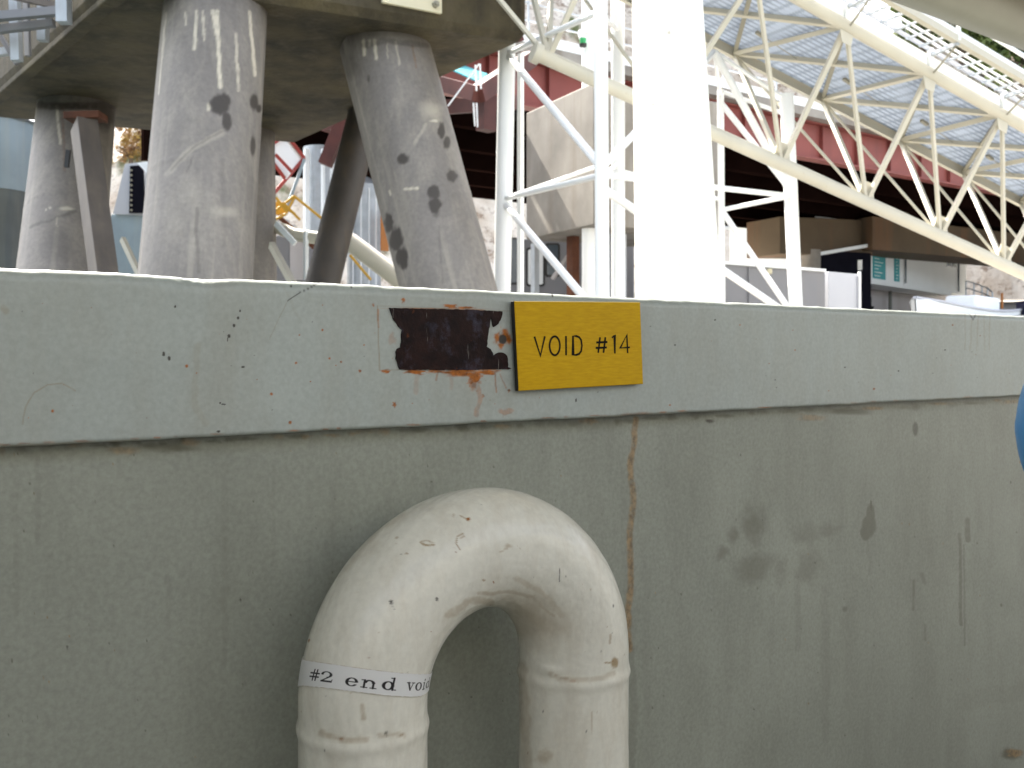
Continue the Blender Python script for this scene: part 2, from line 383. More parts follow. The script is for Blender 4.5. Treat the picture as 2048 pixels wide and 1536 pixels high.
# ------------------------------------------------------------------ bulwark (near wall)
ZT = .0702; ZB = -.0735; BACK = -.022
def s_of(px):
    a = (px - 1024) / FPX; return (1.1 * a - W0.x) / (.8 - .6 * a)
s_arr = np.concatenate([[-9, -5, -3, -2, -1.3, -.9, -.7], s_of(np.arange(-300, 2360, 1.6)), [2.2, 3, 4, 6, 9, 12]])
def sweep(prof):
    prof = np.array(prof); s = s_arr[:, None]; t = prof[None, :, 0]; z = prof[None, :, 1]
    X = W0.x + .8 * s + .6 * t; Y = W0.y + .6 * s - .8 * t; Z = EYE + z + 0 * s
    return np.stack(np.broadcast_arrays(X, Y, Z), -1).copy()
def arc(cx, cy, r, a0, a1, n=8): return [(cx + r * math.cos(R(a0 + (a1 - a0) * i / n)), cy + r * math.sin(R(a0 + (a1 - a0) * i / n))) for i in range(n + 1)]
rt, rb = .011, .004
prof = [(-.10, ZB), (-.05, ZB)] + arc(-rb, ZB + rb, rb, -90, 0) + [(0, z) for z in np.linspace(ZB + rb, ZT - rt, 210)[1:-1]] + arc(-rt, ZT - rt, rt, 0, 90) + [(-.05, ZT), (-.10, ZT), (-.103, ZT - .003), (-.103, ZB + .003), (-.10, ZB)]
V = sweep(prof); px, py = proj(V)
sv = s_arr[:, None]; zz = np.array(prof)[None, :, 1] + 0 * sv
topw = sstep(ZT - .012, ZT - .001, zz); botw = 1 - sstep(ZB + .001, ZB + .012, zz)
V[..., 2] += (fbm(sv * 45 + 50, sv * 0, 3) - .5) * .0018 * topw + (fbm(sv * 22 + 70, sv * 0, 6) - .5) * .0022 * botw
dent = np.exp(-((px - 395) / 55) ** 2) * sstep(ZT - .016, ZT, zz) * (.35 + .9 * fbm(px / 22, zz * 500, 4))
V[..., 2] -= dent * .0016; V[..., 0] -= dent * .6 * .003; V[..., 1] += dent * .8 * .003
face_w = (fbm(sv * 7 + 9, zz * 9, 8) - .5) * .003
V[..., 0] += .6 * face_w; V[..., 1] -= .8 * face_w
def c6(x, y): return (700 + x / 3.2, 560 + y / 3.2)
items = []
# rust round the stripped patch
for x, y, rx, ry, k in [(640, 168, 45, 9, .9), (740, 178, 50, 8, .9), (420, 182, 160, 3, .7), (560, 186, 230, 4, .5), (800, 192, 60, 4, .6), (228, 586, 28, 10, .95), (420, 588, 62, 13, .95), (560, 586, 50, 10, .8), (700, 594, 130, 17, 1.), (880, 588, 70, 14, .95), (800, 625, 50, 30, .95),
                       (790, 660, 28, 40, .6), (978, 380, 44, 46, .9), (272, 380, 22, 30, .25), (1000, 845, 40, 20, .35), (283, 797, 12, 12, .8), (340, 130, 12, 14, .8), (150, 158, 8, 8, .7), (1018, 708, 9, 9, .8), (850, 742, 9, 9, .5), (62, 583, 8, 8, .7)]:
    X, Y = c6(x, y); items.append(('e', X, Y, rx / 2.9, ry / 2.3, 0, min(1, k * 1.15), .5, .75))
items += [('l', [c6(175, 165), c6(190, 578)], 1.8, 1, .6, .8), ('l', [c6(190, 165), c6(1040, 200)], 1.3, 1, .4, .6), ('l', [c6(190, 578), c6(310, 575)], 1.2, 1, .45, .5), ('l', [c6(180, 190), c6(182, 300)], 2.2, 0, .5, .8),
          ('l', [c6(930, 590), c6(938, 720)], 2, 0, .55, 2), ('l', [c6(960, 600), c6(1000, 690)], 1.6, 0, .4, 2), ('l', [c6(800, 640), c6(830, 760), c6(810, 860)], 5, 0, .35, 4), ('l', [c6(560, 590), c6(550, 640)], 2.4, 0, .45, 2), ('l', [c6(430, 600), c6(420, 720)], 5, 0, .22, 3), ('l', [c6(640, 600), c6(650, 690)], 4, 0, .2, 3),
          ('e', *c6(978, 380), 8.5, 10, 2, 1., .25, .15), ('e', *c6(620, 200), 250, 70, 1, .06, .8, .5),
          ('e', *c6(900, 720), 90, 40, 1, .10, .9, .4)]
for k, (x, y, rx, ry) in enumerate([(480, 622, 2, 3), (476, 636, 3, 3), (468, 651, 3, 4), (458, 672, 3, 4), (455, 679, 1.5, 4), (486, 734, 4, 2), (447, 809, 5, 1.6), (440, 806, 2, 2), (437, 863, 4, 2.2), (582, 572, 2, 2), (703, 574, 2, 2), (327, 708, 3, 5), (338, 717, 3, 5),
                 (1105, 591, 2, 4), (1234, 589, 5, 1.6), (1152, 800, 1.6, 4), (350, 613, 2.2, 3), (1350, 690, 1.5, 1.5), (1430, 640, 1.4, 2), (1690, 735, 1.6, 1.6), (1890, 700, 1.5, 2), (1550, 760, 1.6, 1.2), (1797, 742, 1.8, 1.6), (882, 573, 2.2, 7)]):
    items.append(('e', x, y, rx, ry, 2, .95, .3, .3))
for x, y, r in [(373, 732, 3.5), (645, 660, 2.8), (599, 670, 2.2), (592, 726, 2.6), (659, 717, 2.6), (682, 724, 2.4), (720, 742, 3), (543, 788, 3), (514, 759, 1.6), (105, 822, 3.5), (728, 690, 2), (621, 763, 1.6), (580, 845, 4), (1004, 573, 3), (645, 610, 1.5), (393, 746, 1.6), (1340, 810, 2), (1480, 650, 1.8), (1748, 778, 2.4), (1905, 650, 2.0), (1590, 700, 1.6), (1640, 610, 1.4)]:
    items.append(('e', x, y, r, r, 0, .95, .5, .3))
items += [('l', [(45, 848), (50, 815), (68, 785), (95, 770), (125, 767), (150, 782)], 2.0, 1, .5, 2), ('l', [(395, 690), (388, 810), (412, 845)], 7, 1, .22, 5), ('l', [(640, 565), (600, 585), (575, 602)], 1.3, 2, .7, 1), ('l', [(575, 602), (556, 640), (538, 680)], 1.0, 1, .4, 2),
          ('l', [(8, 618), (12, 622)], 8, 1, .45, 2), ('l', [(0, 893), (420, 878), (720, 862), (1260, 832), (1600, 815), (2048, 792)], 3.2, 1, .5, 2.5),
          ('l', [(560, 560), (600, 640)], 3, 1, .12, 3)]
for x in range(20, 2040, 47):
    if random.random() < .55:
        yb = 893 - x * .0493 - 3; items.append(('e', x + random.uniform(-20, 20), yb, random.uniform(5, 22), random.uniform(1.5, 3.5), 0, random.uniform(.25, .65), .6, .5))
for _ in range(70):
    x = random.uniform(10, 2040); y = random.uniform(600 + x * .03, 850 - x * .04); r = random.uniform(.8, 1.7)
    items.append(('e', x, y, r, r, random.choice([0, 1, 2]), random.uniform(.35, .8), .5, .3))
# pale scuffs and vertical scratches near the far end
for x in (1930, 1944, 1957, 1968, 1980): items.append(('l', [(x, 628), (x + random.uniform(-4, 6), 700)], 1.2, 1, .4, 2))
items += [('l', [(1935, 622), (1946, 640), (1951, 628)], 1.6, 2, .7, 1.5)]
bul = thing('bulwark', 'long white painted steel bulwark with a rust edged bare patch on its top rail', 'bulwark', W0 + Vector((0, 0, -EYE)))
grid_mesh('top_rail', V, M['beam'], bul, attr=stains_and_shade(V, items))
# lower plate
zl = np.concatenate([[ZB + .003], np.linspace(ZB - .001, -.80, 430), [-1.0, -1.3, -1.6]])
V = sweep([(BACK, z) for z in zl]); sv = s_arr[:, None]; zz = zl[None, :] + 0 * sv
dsp = (fbm(sv * 2.2 + 3, zz * 3, 21, 3) - .5) * .012; V[..., 0] += .6 * dsp; V[..., 1] -= .8 * dsp
items = [('l', [(1272, 838), (1268, 880), (1262, 930), (1266, 1000), (1260, 1070), (1262, 1140), (1256, 1240), (1258, 1300)], 6.5, 0, .8, 3.5), ('l', [(1270, 838), (1264, 980)], 2.5, 0, .35, 3),
         ('l', [(1262, 1300), (1268, 1420), (1262, 1536)], 8, 1, .25, 5),
         ('e', 1505, 1048, 28, 42, 1, .5, .7, .55), ('e', 1470, 1070, 16, 22, 1, .5, .8, .5), ('e', 1508, 1130, 48, 34, 1, .42, .8, .6), ('e', 1445, 1105, 14, 18, 1, .45, .8, .5), ('e', 1612, 1068, 30, 26, 1, .3, .8, .5), ('e', 1655, 1058, 26, 18, 1, .35, .8, .5), ('e', 1618, 1135, 32, 40, 1, .36, .8, .6), ('e', 1560, 1140, 20, 30, 1, .3, .8, .5),
         ('e', 1738, 1052, 15, 24, 1, .6, .2, .10), ('e', 1741, 1030, 9, 24, 1, .6, .25, .06), ('e', 1731, 1066, 11, 16, 1, .6, .2, .05), ('l', [(1742, 1002), (1742, 1020)], 1.5, 1, .8, .3),
         ('e', 1831, 858, 6, 15, 2, .6, .3, .1), ('e', 1690, 1218, 6, 6, 1, .5, .5, .3),
         ('l', [(1935, 1040), (1936, 1080)], 6, 1, .55, 2), ('l', [(1920, 1070), (1922, 1250)], 3.5, 1, .55, 3), ('l', [(1928, 1090), (1930, 1290)], 2, 1, .4, 3), ('l', [(1828, 1160), (1826, 1220)], 2.4, 1, .5, 2), ('l', [(1850, 1250), (1851, 1280)], 2.2, 1, .4, 2), ('l', [(1845, 1150), (1850, 1165)], 5, 1, .3, 2),
         ('l', [(1150, 1330), (1040, 1370)], 5, 1, .12, 4), ('e', 2025, 1508, 26, 12, 1, .9, .6, .6), ('e', 2030, 1506, 18, 8, 0, .7, .6, .6), ('l', [(1940, 1400), (2048, 1380)], 20, 1, .12, 8)]
for x in range(10, 2040, 38):
    yb = 893 - x * .0493 + 5
    items.append(('e', x + random.uniform(-15, 15), yb + random.uniform(0, 6), random.uniform(8, 30), random.uniform(3, 10), random.choice([1, 1, 0]), random.uniform(.3, .8), .8, .6))
items += [('e', 340, 893, 55, 14, 1, .8, .8, .6), ('e', 250, 900, 30, 9, 0, .5, .8, .6), ('e', 1690, 822, 60, 9, 1, .8, .8, .6), ('e', 1620, 835, 30, 7, 0, .5, .8, .6), ('e', 1420, 842, 9, 4, 2, .8, .5, .4)]
for _ in range(150):
    x = random.uniform(5, 2040); y = random.uniform(900, 1530); r = random.uniform(.9, 2.2)
    items.append(('e', x, y, r, r * random.uniform(1, 1.8), random.choice([0, 1, 1, 2]), random.uniform(.35, .9), .5, .3))
for _ in range(26):
    x = random.uniform(20, 2040); y = random.uniform(900, 1200); L = random.uniform(80, 330)
    items.append(('l', [(x, y), (x + random.uniform(-4, 4), y + L)], random.uniform(3, 10), 1, random.uniform(.05, .16), 6))
pl = grid_mesh('side_plate', V, M['plate'], bul, attr=stains_and_shade(V, items))
mb = MB(); mb.prism([WP(-9, BACK - .004, -1.6), WP(12, BACK - .004, -1.6), WP(12, BACK - .012, -1.6), WP(-9, BACK - .012, -1.6)], (0, 0, 1.6 + ZB + .001)); mb.build('outer_plate', M['plate'], bul)
# bare steel patch: real outline, .3 mm proud of the paint film behind it
def on_rail(px, py, t):
    a = (px - 1024) / FPX; s = (1.1 * a - W0.x - .6 * t - .8 * t * a) / (.8 - .6 * a)
    p = W0 + d * s + n * t; return Vector((p.x, p.y, EYE + (HZ - py) / FPX * p.y))
out = [(255, 178), (400, 182), (620, 186), (790, 190), (975, 201), (978, 218), (965, 255), (950, 280), (930, 298), (918, 303), (911, 270), (903, 238), (898, 268), (890, 330), (880, 390), (878, 425), (900, 440), (914, 468), (922, 487), (936, 474), (955, 465), (985, 464), (1008, 485), (1011, 520), (1013, 556), (1034, 567), (1014, 572), (940, 571), (700, 576), (500, 574), (320, 573), (310, 550), (298, 500), (298, 460), (305, 440), (325, 428), (331, 400), (329, 350), (338, 320), (312, 298), (285, 258), (266, 215)]
ring = []
for i, (x, y) in enumerate(out):
    x2, y2 = out[(i + 1) % len(out)]; k = max(1, int(math.hypot(x2 - x, y2 - y) / 14))
    for j in range(k): ring.append(c6(x + (x2 - x) * j / k + random.uniform(-2.2, 2.2), y + (y2 - y) * j / k + random.uniform(-2.0, 2.0)))
mb = MB(); mb.prism([on_rail(x, y, .0018) for x, y in ring], n * -.004); tag(mb.build('bare_patch', M['patch'], bul), label='dark corroded bare steel patch left by an old label')

# ------------------------------------------------------------------ name plate
sq = [(1029, 602), (1281, 604), (1287, 768), (1038, 782)]
T0 = .0105
cs = [on_rail(x, y, T0) for x, y in sq]
np_ = thing('name_plate', 'yellow engraved plate reading VOID #14 fixed to the white rail', 'sign', (cs[2] + cs[3]) / 2)
mb = MB(); mb.prism([c - n * .0008 for c in cs][::-1], n * -.0062); mb.build('backing', M['black'], np_, bevel=.0003)
mb = MB(); ins = (cs[0] + cs[1] + cs[2] + cs[3]) / 4
fr = [c + (ins - c).normalized() * .0014 for c in cs]
mb.add([*fr, *[c - n * .0007 for c in cs]], [(3, 2, 1, 0), (1, 2, 6, 5), (2, 3, 7, 6), (3, 0, 4, 7)]); mb.build('face', M['sign'], np_)
mb = MB(); mb.add([fr[0], fr[1], cs[1] - n * .0007, cs[0] - n * .0007], [(0, 1, 2, 3)]); mb.build('top_bevel', M['gold'], np_)
wd = 14 / 3.2 / FPX * 1.1; mb = MB()
def L(pts, closed=False): mb.ribbon([on_rail(*c6(x, y), T0 + .00005) for x, y in pts], wd, n, .00025, closed)
def letter(strokes):
    global mb
    mb = MB()
    for st, cl in strokes: L(st, cl)
    mb.build('letter', M['ink'], np_)
letter([([(1180, 362), (1218, 484), (1247, 360)], False)])
letter([([(1310 + 33 * math.cos(a), 421 + 60 * math.sin(a)) for a in np.linspace(0, 2 * math.pi, 33)[:-1]], True)])
letter([([(1382, 358), (1383, 482)], False)])
letter([([(1427, 359), (1448, 359), (1466, 366), (1479, 384), (1484, 420), (1479, 455), (1466, 473), (1448, 479), (1427, 479)], True)])
wd *= 1.04
letter([([(1600, 366), (1588, 466)], False), ([(1634, 366), (1622, 466)], False), ([(1576, 400), (1647, 397)], False), ([(1572, 435), (1643, 432)], False)])
wd /= 1.1
letter([([(1676, 370), (1693, 352), (1695, 470)], False)])
letter([([(1777, 468), (1771, 352), (1729, 435), (1791, 431)], False)])


# ------------------------------------------------------------------ U-bend vent pipe
RR = .1235; rp = .057; zc = -.31
pc = Vector((-.133, .89, 0)); mid = pc + d * RR
path = [(pc + Vector((0, 0, EYE + z)), -d) for z in np.concatenate([np.linspace(-EYE, -.9, 10)[:-1], np.linspace(-.9, zc, 260)[:-1]])]
nleg = len(path)
for th in np.linspace(0, math.pi, 400):
    e = -d * math.cos(th) + Vector((0, 0, math.sin(th))); path.append((mid + Vector((0, 0, EYE + zc)) + e * RR, e))
path += [(pc + d * 2 * RR + Vector((0, 0, EYE + z)), d) for z in np.concatenate([np.linspace(zc, -.9, 260)[1:], np.linspace(-.9, -EYE, 10)[1:]])]
cen = np.array([p[0] for p in path]); e1 = np.array([p[1] for p in path]); nn = np.array(n)
NP = 256; ph = np.arange(NP) / NP * 2 * np.pi
arcl = np.concatenate([[0], np.cumsum(np.linalg.norm(np.diff(cen, axis=0), axis=1))])
a0 = arcl[nleg]; a1 = arcl[nleg + 399]
Am, Pm = np.meshgrid(arcl, ph, indexing='ij')
def weld(a, c, s=1): 
    wv = .006 * (fbm(np.cos(Pm) * 1.5 + 5, np.sin(Pm) * 1.5, 7) - .5)
    return np.exp(-((a - c - wv) / .0055) ** 2)
rad = rp + .0018 * weld(Am, a0 - .020) * (.6 + .8 * fbm(np.cos(Pm) * 3 + 9, np.sin(Pm) * 3 + Am * 60, 3)) + .0018 * weld(Am, a1 + .018) * (.5 + fbm(np.cos(Pm) * 3, np.sin(Pm) * 3, 5)) \
    + .0016 * (fbm(np.cos(Pm) * 2 + 20, np.sin(Pm) * 2 + Am * 9, 6) - .5) + .0009 * (fbm(np.cos(Pm) * 7 + 20, np.sin(Pm) * 7 + Am * 60, 8) - .5)
# small flattening chip on the inside of each leg
rad -= .002 * np.exp(-((Am - (a0 - .012)) / .003) ** 2 - ((Pm - math.pi * 1.0) / .3) ** 2)
rad += .002 * np.exp(-((Am - (a1 + .003)) / .006) ** 2 - ((Pm - math.pi * .86) / .22) ** 2)
V = cen[:, None, :] + rad[..., None] * (e1[:, None, :] * np.cos(ph)[None, :, None] + nn[None, None, :] * np.sin(ph)[None, :, None])
N_ = e1[:, None, :] * np.cos(ph)[None, :, None] + nn[None, None, :] * np.sin(ph)[None, :, None]
vis = ((N_ * (np.array([0, 0, EYE]) - V)).sum(-1) > 0).astype(float)
def c7(x, y): return (560 + x / 2.622, 950 + y / 2.622)
items = [('l', [c7(735, 352), c7(760, 368), c7(808, 366)], 2.0, 1, .95, .6), ('l', [c7(735, 350), c7(770, 342), c7(806, 356)], 1.3, 1, .8, .6), ('l', [c7(962, 308), c7(930, 325), c7(925, 360), c7(945, 392)], 1.8, 1, .95, .8), ('l', [c7(968, 318), c7(940, 340)], 1.2, 1, .7, .5),
         ('e', *c7(987, 232), 4.5, 4, 0, 1., .4, .2), ('l', [c7(945, 215), c7(980, 230)], 1.6, 1, .7, 1), ('e', *c7(910, 210), 3, 5, 1, .5, .6, .3), ('e', *c7(612, 328), 4, 3, 1, .6, .5, .3), ('e', *c7(665, 412), 4, 2, 1, .8, .5, .3), ('e', *c7(583, 668), 3.4, 5, 2, 1, .3, .3), ('l', [c7(585, 675), c7(600, 710)], 1, 2, .5, .5), ('e', *c7(823, 652), 3.2, 5, 2, .8, .4, .3),
         ('e', *c7(1195, 372), 9, 5, 1, .6, .7, .4), ('l', [c7(1150, 405), c7(1210, 372)], 1.6, 1, .5, 1), ('e', *c7(1120, 562), 2, 2, 0, .8, .4, .2), ('e', *c7(1068, 552), 4, 2, 1, .8, .4, .3), ('l', [c7(1467, 495), c7(1466, 560)], 1.2, 2, .7, 1), ('e', *c7(1500, 530), 2, 2, 2, .6, .4, .3), ('e', *c7(1748, 686), 2, 3, 2, .8, .4, .3),
         ('e', *c7(1755, 985), 8, 12, 1, 1., .4, .25), ('l', [c7(1705, 985), c7(1750, 985)], 2, 1, .8, 1), ('l', [c7(1735, 840), c7(1730, 880)], 2.5, 1, .6, 2), ('e', *c7(1630, 600), 2, 2, 1, .6, .4, .3),
         ('l', [c7(1420, 1040), c7(1470, 1075), c7(1560, 1080), c7(1680, 1068), c7(1745, 1040)], 6, 1, .38, 4), ('l', [c7(1440, 1050), c7(1560, 1090)], 2, 0, .3, 2),
         ('e', *c7(1330, 760), 75, 60, 1, .42, .9, .5), ('e', *c7(1290, 700), 60, 35, 1, .35, .9, .5), ('l', [c7(1240, 540), c7(1400, 640), c7(1480, 740)], 6, 1, .35, 6), ('l', [c7(1040, 625), c7(1200, 610), c7(1320, 640), c7(1440, 740)], 4, 1, .45, 4), ('l', [c7(880, 740), c7(1000, 660), c7(1110, 665)], 8, 1, .45, 6),
         ('l', [c7(210, 1355), c7(320, 1388), c7(450, 1385)], 6, 1, .5, 5), ('l', [c7(520, 1360), c7(650, 1362)], 5, 1, .42, 4), ('e', *c7(556, 1357), 4, 5, 2, .7, .5, .4), ('e', *c7(640, 1365), 6, 3.5, 1, .8, .5, .4), ('e', *c7(320, 1385), 6, 3, 0, .6, .6, .4),
         ('l', [c7(430, 1210), c7(440, 1280)], 5, 1, .5, 3), ('l', [c7(1635, 1240), c7(1632, 1360)], 1.2, 1, .5, 1), ('e', *c7(1380, 1240), 1.6, 1.6, 2, .7, .4, .2), ('e', *c7(1608, 1345), 1.4, 1.4, 2, .7, .4, .2), ('e', *c7(1390, 1480), 18, 14, 1, .5, .8, .6), ('l', [c7(1260, 1000), c7(1300, 1536)], 12, 1, .35, 6),
         ('e', *c7(465, 960), 3, 2, 0, .4, .6, .3), ('e', *c7(1685, 925), 2, 2.5, 2, .4, .5, .2), ('e', *c7(152, 868), 2, 3, 0, .8, .4, .2), ('l', [c7(300, 520), c7(480, 310), c7(640, 190)], 10, 1, .25, 6), ('l', [c7(130, 900), c7(180, 720), c7(270, 540)], 8, 1, .2, 6)]
for _ in range(90):
    x = random.uniform(600, 1250); y = random.uniform(985, 1530); r = random.uniform(.7, 1.6)
    items.append(('e', x, y, r, r, random.choice([0, 1, 1, 2]), random.uniform(.3, .8), .5, .3))
vp = thing('vent_pipe', 'thick white painted U bend vent pipe with printed tape standing against the wall', 'vent pipe', pc + d * RR)
grid_mesh('pipe', V.transpose(1, 0, 2), M['pipe'], vp, wrap_u=True, attr=stains_and_shade(V, items, vis).transpose(1, 0, 2))
# printed tape wrapped round the left leg
def trace(px, py):
    px = np.asarray(px, float); py = np.asarray(py, float)
    dr = np.stack([(px - 1024) / FPX, np.ones_like(px), (HZ - py) / FPX], -1); dr /= np.linalg.norm(dr, axis=1, keepdims=True)
    T = np.full(len(px), .6); o_ = np.array([0, 0, EYE])
    for _ in range(40):
        p = o_ + dr * T[:, None]; D2 = np.linalg.norm(p[:, None, :] - cen[None, ::2, :], axis=2); T += D2.min(1) - rp
    p = o_ + dr * T[:, None]; D2 = np.linalg.norm(p[:, None, :] - cen[None], axis=2); i = D2.argmin(1); ok = np.abs(D2.min(1) - rp) < 1e-3
    v = p - cen[i]; f = np.arctan2((v * nn).sum(1), (v * e1[i]).sum(1))
    return ok, arcl[i], np.unwrap(f)
xs = np.linspace(607, 848, 40)
okt, at_, ft = trace(xs, np.interp(xs, [603, 715, 856], [1318, 1336, 1349])); okb, ab, fb = trace(xs, np.interp(xs, [600, 712, 852], [1368, 1386, 1394]))
ok = okt & okb
pt = np.polyfit(ft[ok], at_[ok], 2); pb = np.polyfit(fb[ok], ab[ok], 2)
fc = np.interp(727, xs[ok], ft[ok])
U = np.linspace(fc - R(118), fc + R(118), 1100); Vv = np.linspace(0, 1, 90); UU, VV = np.meshgrid(U, Vv, indexing='ij')
def apoly(pc_, u):
    lo, hi = ft[ok].min(), ft[ok].max(); return np.polyval(pc_, np.clip(u, lo, hi))
AA = apoly(pb, UU) * (1 - VV) + apoly(pt, UU) * VV
ci = np.stack([np.interp(AA, arcl, cen[:, k]) for k in range(3)], -1); ei = np.stack([np.interp(AA, arcl, e1[:, k]) for k in range(3)], -1)
V = ci + (rp + .0011) * (ei * np.cos(UU)[..., None] + nn * np.sin(UU)[..., None])
ud = np.degrees(UU - fc)
def box_l(x, y, x0, y0, x1, y1, hw, asp):
    dx, dy = (x1 - x0) * asp, (y1 - y0); L2 = dx * dx + dy * dy + 1e-9; t = np.clip(((x - x0) * asp * dx + (y - y0) * dy) / L2, 0, 1)
    return np.hypot((x - x0) * asp - t * dx, (y - y0) - t * dy) - hw
def ring_l(x, y, cx, cy, rx, ry, tx, ty):
    o_ = np.hypot((x - cx) / rx, (y - cy) / ry) - 1; i_ = 1 - np.hypot((x - cx) / max(rx - tx, .01), (y - cy) / (ry - ty)); return np.maximum(o_ * min(rx, ry), i_ * min(rx, ry))
def glyph(ch, x, y, a):
    m_ = lambda *s: np.minimum.reduce(s)
    if ch == '#': return m_(box_l(x, y, .42, .05, .25 + .27, 1.4, .11, a), box_l(x, y, .72, .05, .82, 1.4, .11, a), box_l(x, y, .08, .48, 1, .48, .09, a), box_l(x, y, .12, .95, 1.04, .95, .09, a)) + 0 * x
    if ch == '2':
        r_ = ring_l(x, y, .47, 1.0, .45, .42, .2, .1); r_ = np.where((y < .95) & (x < .5), 9, r_)
        return m_(r_, box_l(x, y, .85, .85, .12, .12, .075, a), box_l(x, y, .1, .11, .92, .11, .11, a), box_l(x, y, .92, .12, .97, .38, .05, a), box_l(x, y, .14, 1.02, .16, 1.08, .09, a))
    if ch == 'e':
        r_ = ring_l(x, y, .5, .5, .5, .52, .24, .10); r_ = np.where((x > .55) & (y < .50) & (y > .26), 9, r_)
        return m_(r_, box_l(x, y, .18, .52, .88, .52, .05, a))
    if ch == 'n': return m_(box_l(x, y, .22, .05, .22, .92, .11, a), box_l(x, y, .78, .05, .78, .70, .11, a), np.where(y > .58, ring_l(x, y, .52, .58, .36, .42, .2, .14), 9), box_l(x, y, .04, .05, .42, .05, .05, a), box_l(x, y, .60, .05, .98, .05, .05, a), box_l(x, y, .04, .93, .22, .93, .05, a))
    if ch == 'd': return m_(ring_l(x, y, .42, .5, .42, .52, .22, .11), box_l(x, y, .76, .04, .76, 1.42, .11, a), box_l(x, y, .56, 1.42, .76, 1.42, .05, a), box_l(x, y, .76, .05, 1.0, .05, .05, a))
    if ch == 'v': return m_(box_l(x, y, .2, .95, .5, .08, .11, a), box_l(x, y, .5, .08, .8, .95, .05, a), box_l(x, y, .02, .95, .40, .95, .05, a), box_l(x, y, .62, .95, .98, .95, .05, a))
    if ch == 'o': return ring_l(x, y, .5, .5, .5, .53, .24, .10)
    if ch == 'i': return m_(box_l(x, y, .5, .05, .5, .92, .12, a), box_l(x, y, .5, 1.3, .5, 1.31, .13, a), box_l(x, y, .1, .05, .9, .05, .05, a), box_l(x, y, .15, .93, .5, .93, .05, a))
ink = np.zeros_like(UU)
for ch, u0, u1, b0, xh in [('#', -51, -39, .26, .30), ('2', -36.5, -24, .25, .30), ('e', -12.5, -1.8, .22, .34), ('n', 0.5, 14, .22, .34), ('d', 18.2, 31.2, .24, .35), ('v', 41.5, 51, .28, .34), ('o', 52.3, 62, .28, .34), ('i', 63.5, 69, .28, .34), ('d', 70.5, 82, .28, .34)]:
    x = (ud - u0) / (u1 - u0); y = (VV - b0) / xh; m_ = (x > -.15) & (x < 1.15) & (y > -.2) & (y < 1.7)
    asp = (u1 - u0) / 360 * 2 * math.pi * rp / (xh * .0225)
    dd = glyph(ch, x[m_], y[m_], asp); ink[m_] = np.maximum(ink[m_], 1 - sstep(-.03, .05, dd))
grime = np.clip(1 - np.minimum(VV, 1 - VV) / .035, 0, 1) * np.clip(fbm(ud / 3, VV * 3, 4) * 1.6 - .2, 0, 1)
tp = grid_mesh('label_tape', V, M['tape'], vp, attr=np.stack([ink, grime, 0 * ink], -1))
tag(tp, label='white printed tape reading #2 end void')

# blue float hanging at the right edge
bc = P(2272, 862, .74); rb_ = .0800
bf = thing('float', 'round blue plastic float showing at the extreme right edge over the wall', 'float', bc - Vector((0, 0, rb_)))
nu, nv = 64, 48; uu = np.linspace(0, 2 * np.pi, nu, endpoint=False); vv = np.linspace(0.02, np.pi - .02, nv)
Uu, Vw = np.meshgrid(uu, vv, indexing='ij'); rr = rb_ * (1 + .012 * np.exp(-((Vw - np.pi / 2) / .05) ** 2))
Vb = np.stack([bc.x + rr * np.sin(Vw) * np.cos(Uu), bc.y + rr * np.sin(Vw) * np.sin(Uu), bc.z + rr * 1.15 * np.cos(Vw)], -1)
grid_mesh('shell', Vb, M['blue'], bf, wrap_u=True)
mb = MB(); mb.tube(bc + Vector((0, 0, .098)), bc + Vector((0, 0, .13)), .012); mb.path([bc + Vector((0, 0, .13)), bc + Vector((0.01, 0.02, .5)), bc + Vector((.02, .03, 1.0))], .004); mb.build('rope', M['creamdark'], bf)

# unseen wall added behind the photographer to cut skylight, and canopy over the rail
blk = thing('skylight_block', 'unseen grey block added behind the photographer to cut the skylight', 'skylight_block', WP(0, 2.6, -EYE))
mb = MB(); mb.prism([WP(-7, 2.3, -EYE), WP(7, 2.3, -EYE), WP(7, 4.5, -EYE), WP(-7, 4.5, -EYE)], (0, 0, 2.75)); mb.build('wall', M['blocker'], blk, bevel=.02)
mb = MB(); mb.prism([WP(.9, 2.26, -EYE + .15), WP(1.7, 2.26, -EYE + .15), WP(1.7, 2.3, -EYE + .15), WP(.9, 2.3, -EYE + .15)], (0, 0, 1.9)); mb.build('door', M['grey'], blk, bevel=.01)  # unseen door leaf on the added block
mb = MB(); mb.prism([WP(-3.2, .35, -EYE), WP(-3.1, .35, -EYE), WP(-3.1, 2.29, -EYE), WP(-3.2, 2.29, -EYE)], (0, 0, 2.65)); mb.build('end_light_block', M['blocker'], blk)  # unseen wall added to stop light from the left
cn = thing('canopy', 'grey painted deck canopy whose round outer edge shows blurred in the top right corner', 'canopy', WP(2.7, .5, -EYE))
CT, CZ = -.745, 1.102; CIN = 1.28  # sheet depth, out of view, set to tune shade on the rail
mb = MB(); mb.tube(WP(-7, CT, CZ), WP(3.9, CT, CZ), .078, n=32); mb.build('edge_tube', M['canopy'], cn, smooth=True)
mb = MB(); mb.prism([WP(-7, CT + .02, CZ + .085), WP(3.9, CT + .02, CZ + .085), WP(3.9, CIN, CZ + .085), WP(-7, CIN, CZ + .085)], (0, 0, .02)); mb.build('sheet', M['canopy'], cn)
for s_ in np.arange(-6.5, 3.9, 1.55):
    mb = MB(); mb.bar(WP(s_, CT + .09, CZ + .052), WP(s_, CIN, CZ + .052), .05, .06); mb.build('rafter', M['canopy'], cn)
for s_ in (-6.5, 3.6):
    mb = MB(); mb.tube(WP(s_, .9, -EYE), WP(s_, .9, CZ + .08), .04); mb.build('post', M['canopy'], cn, smooth=True)

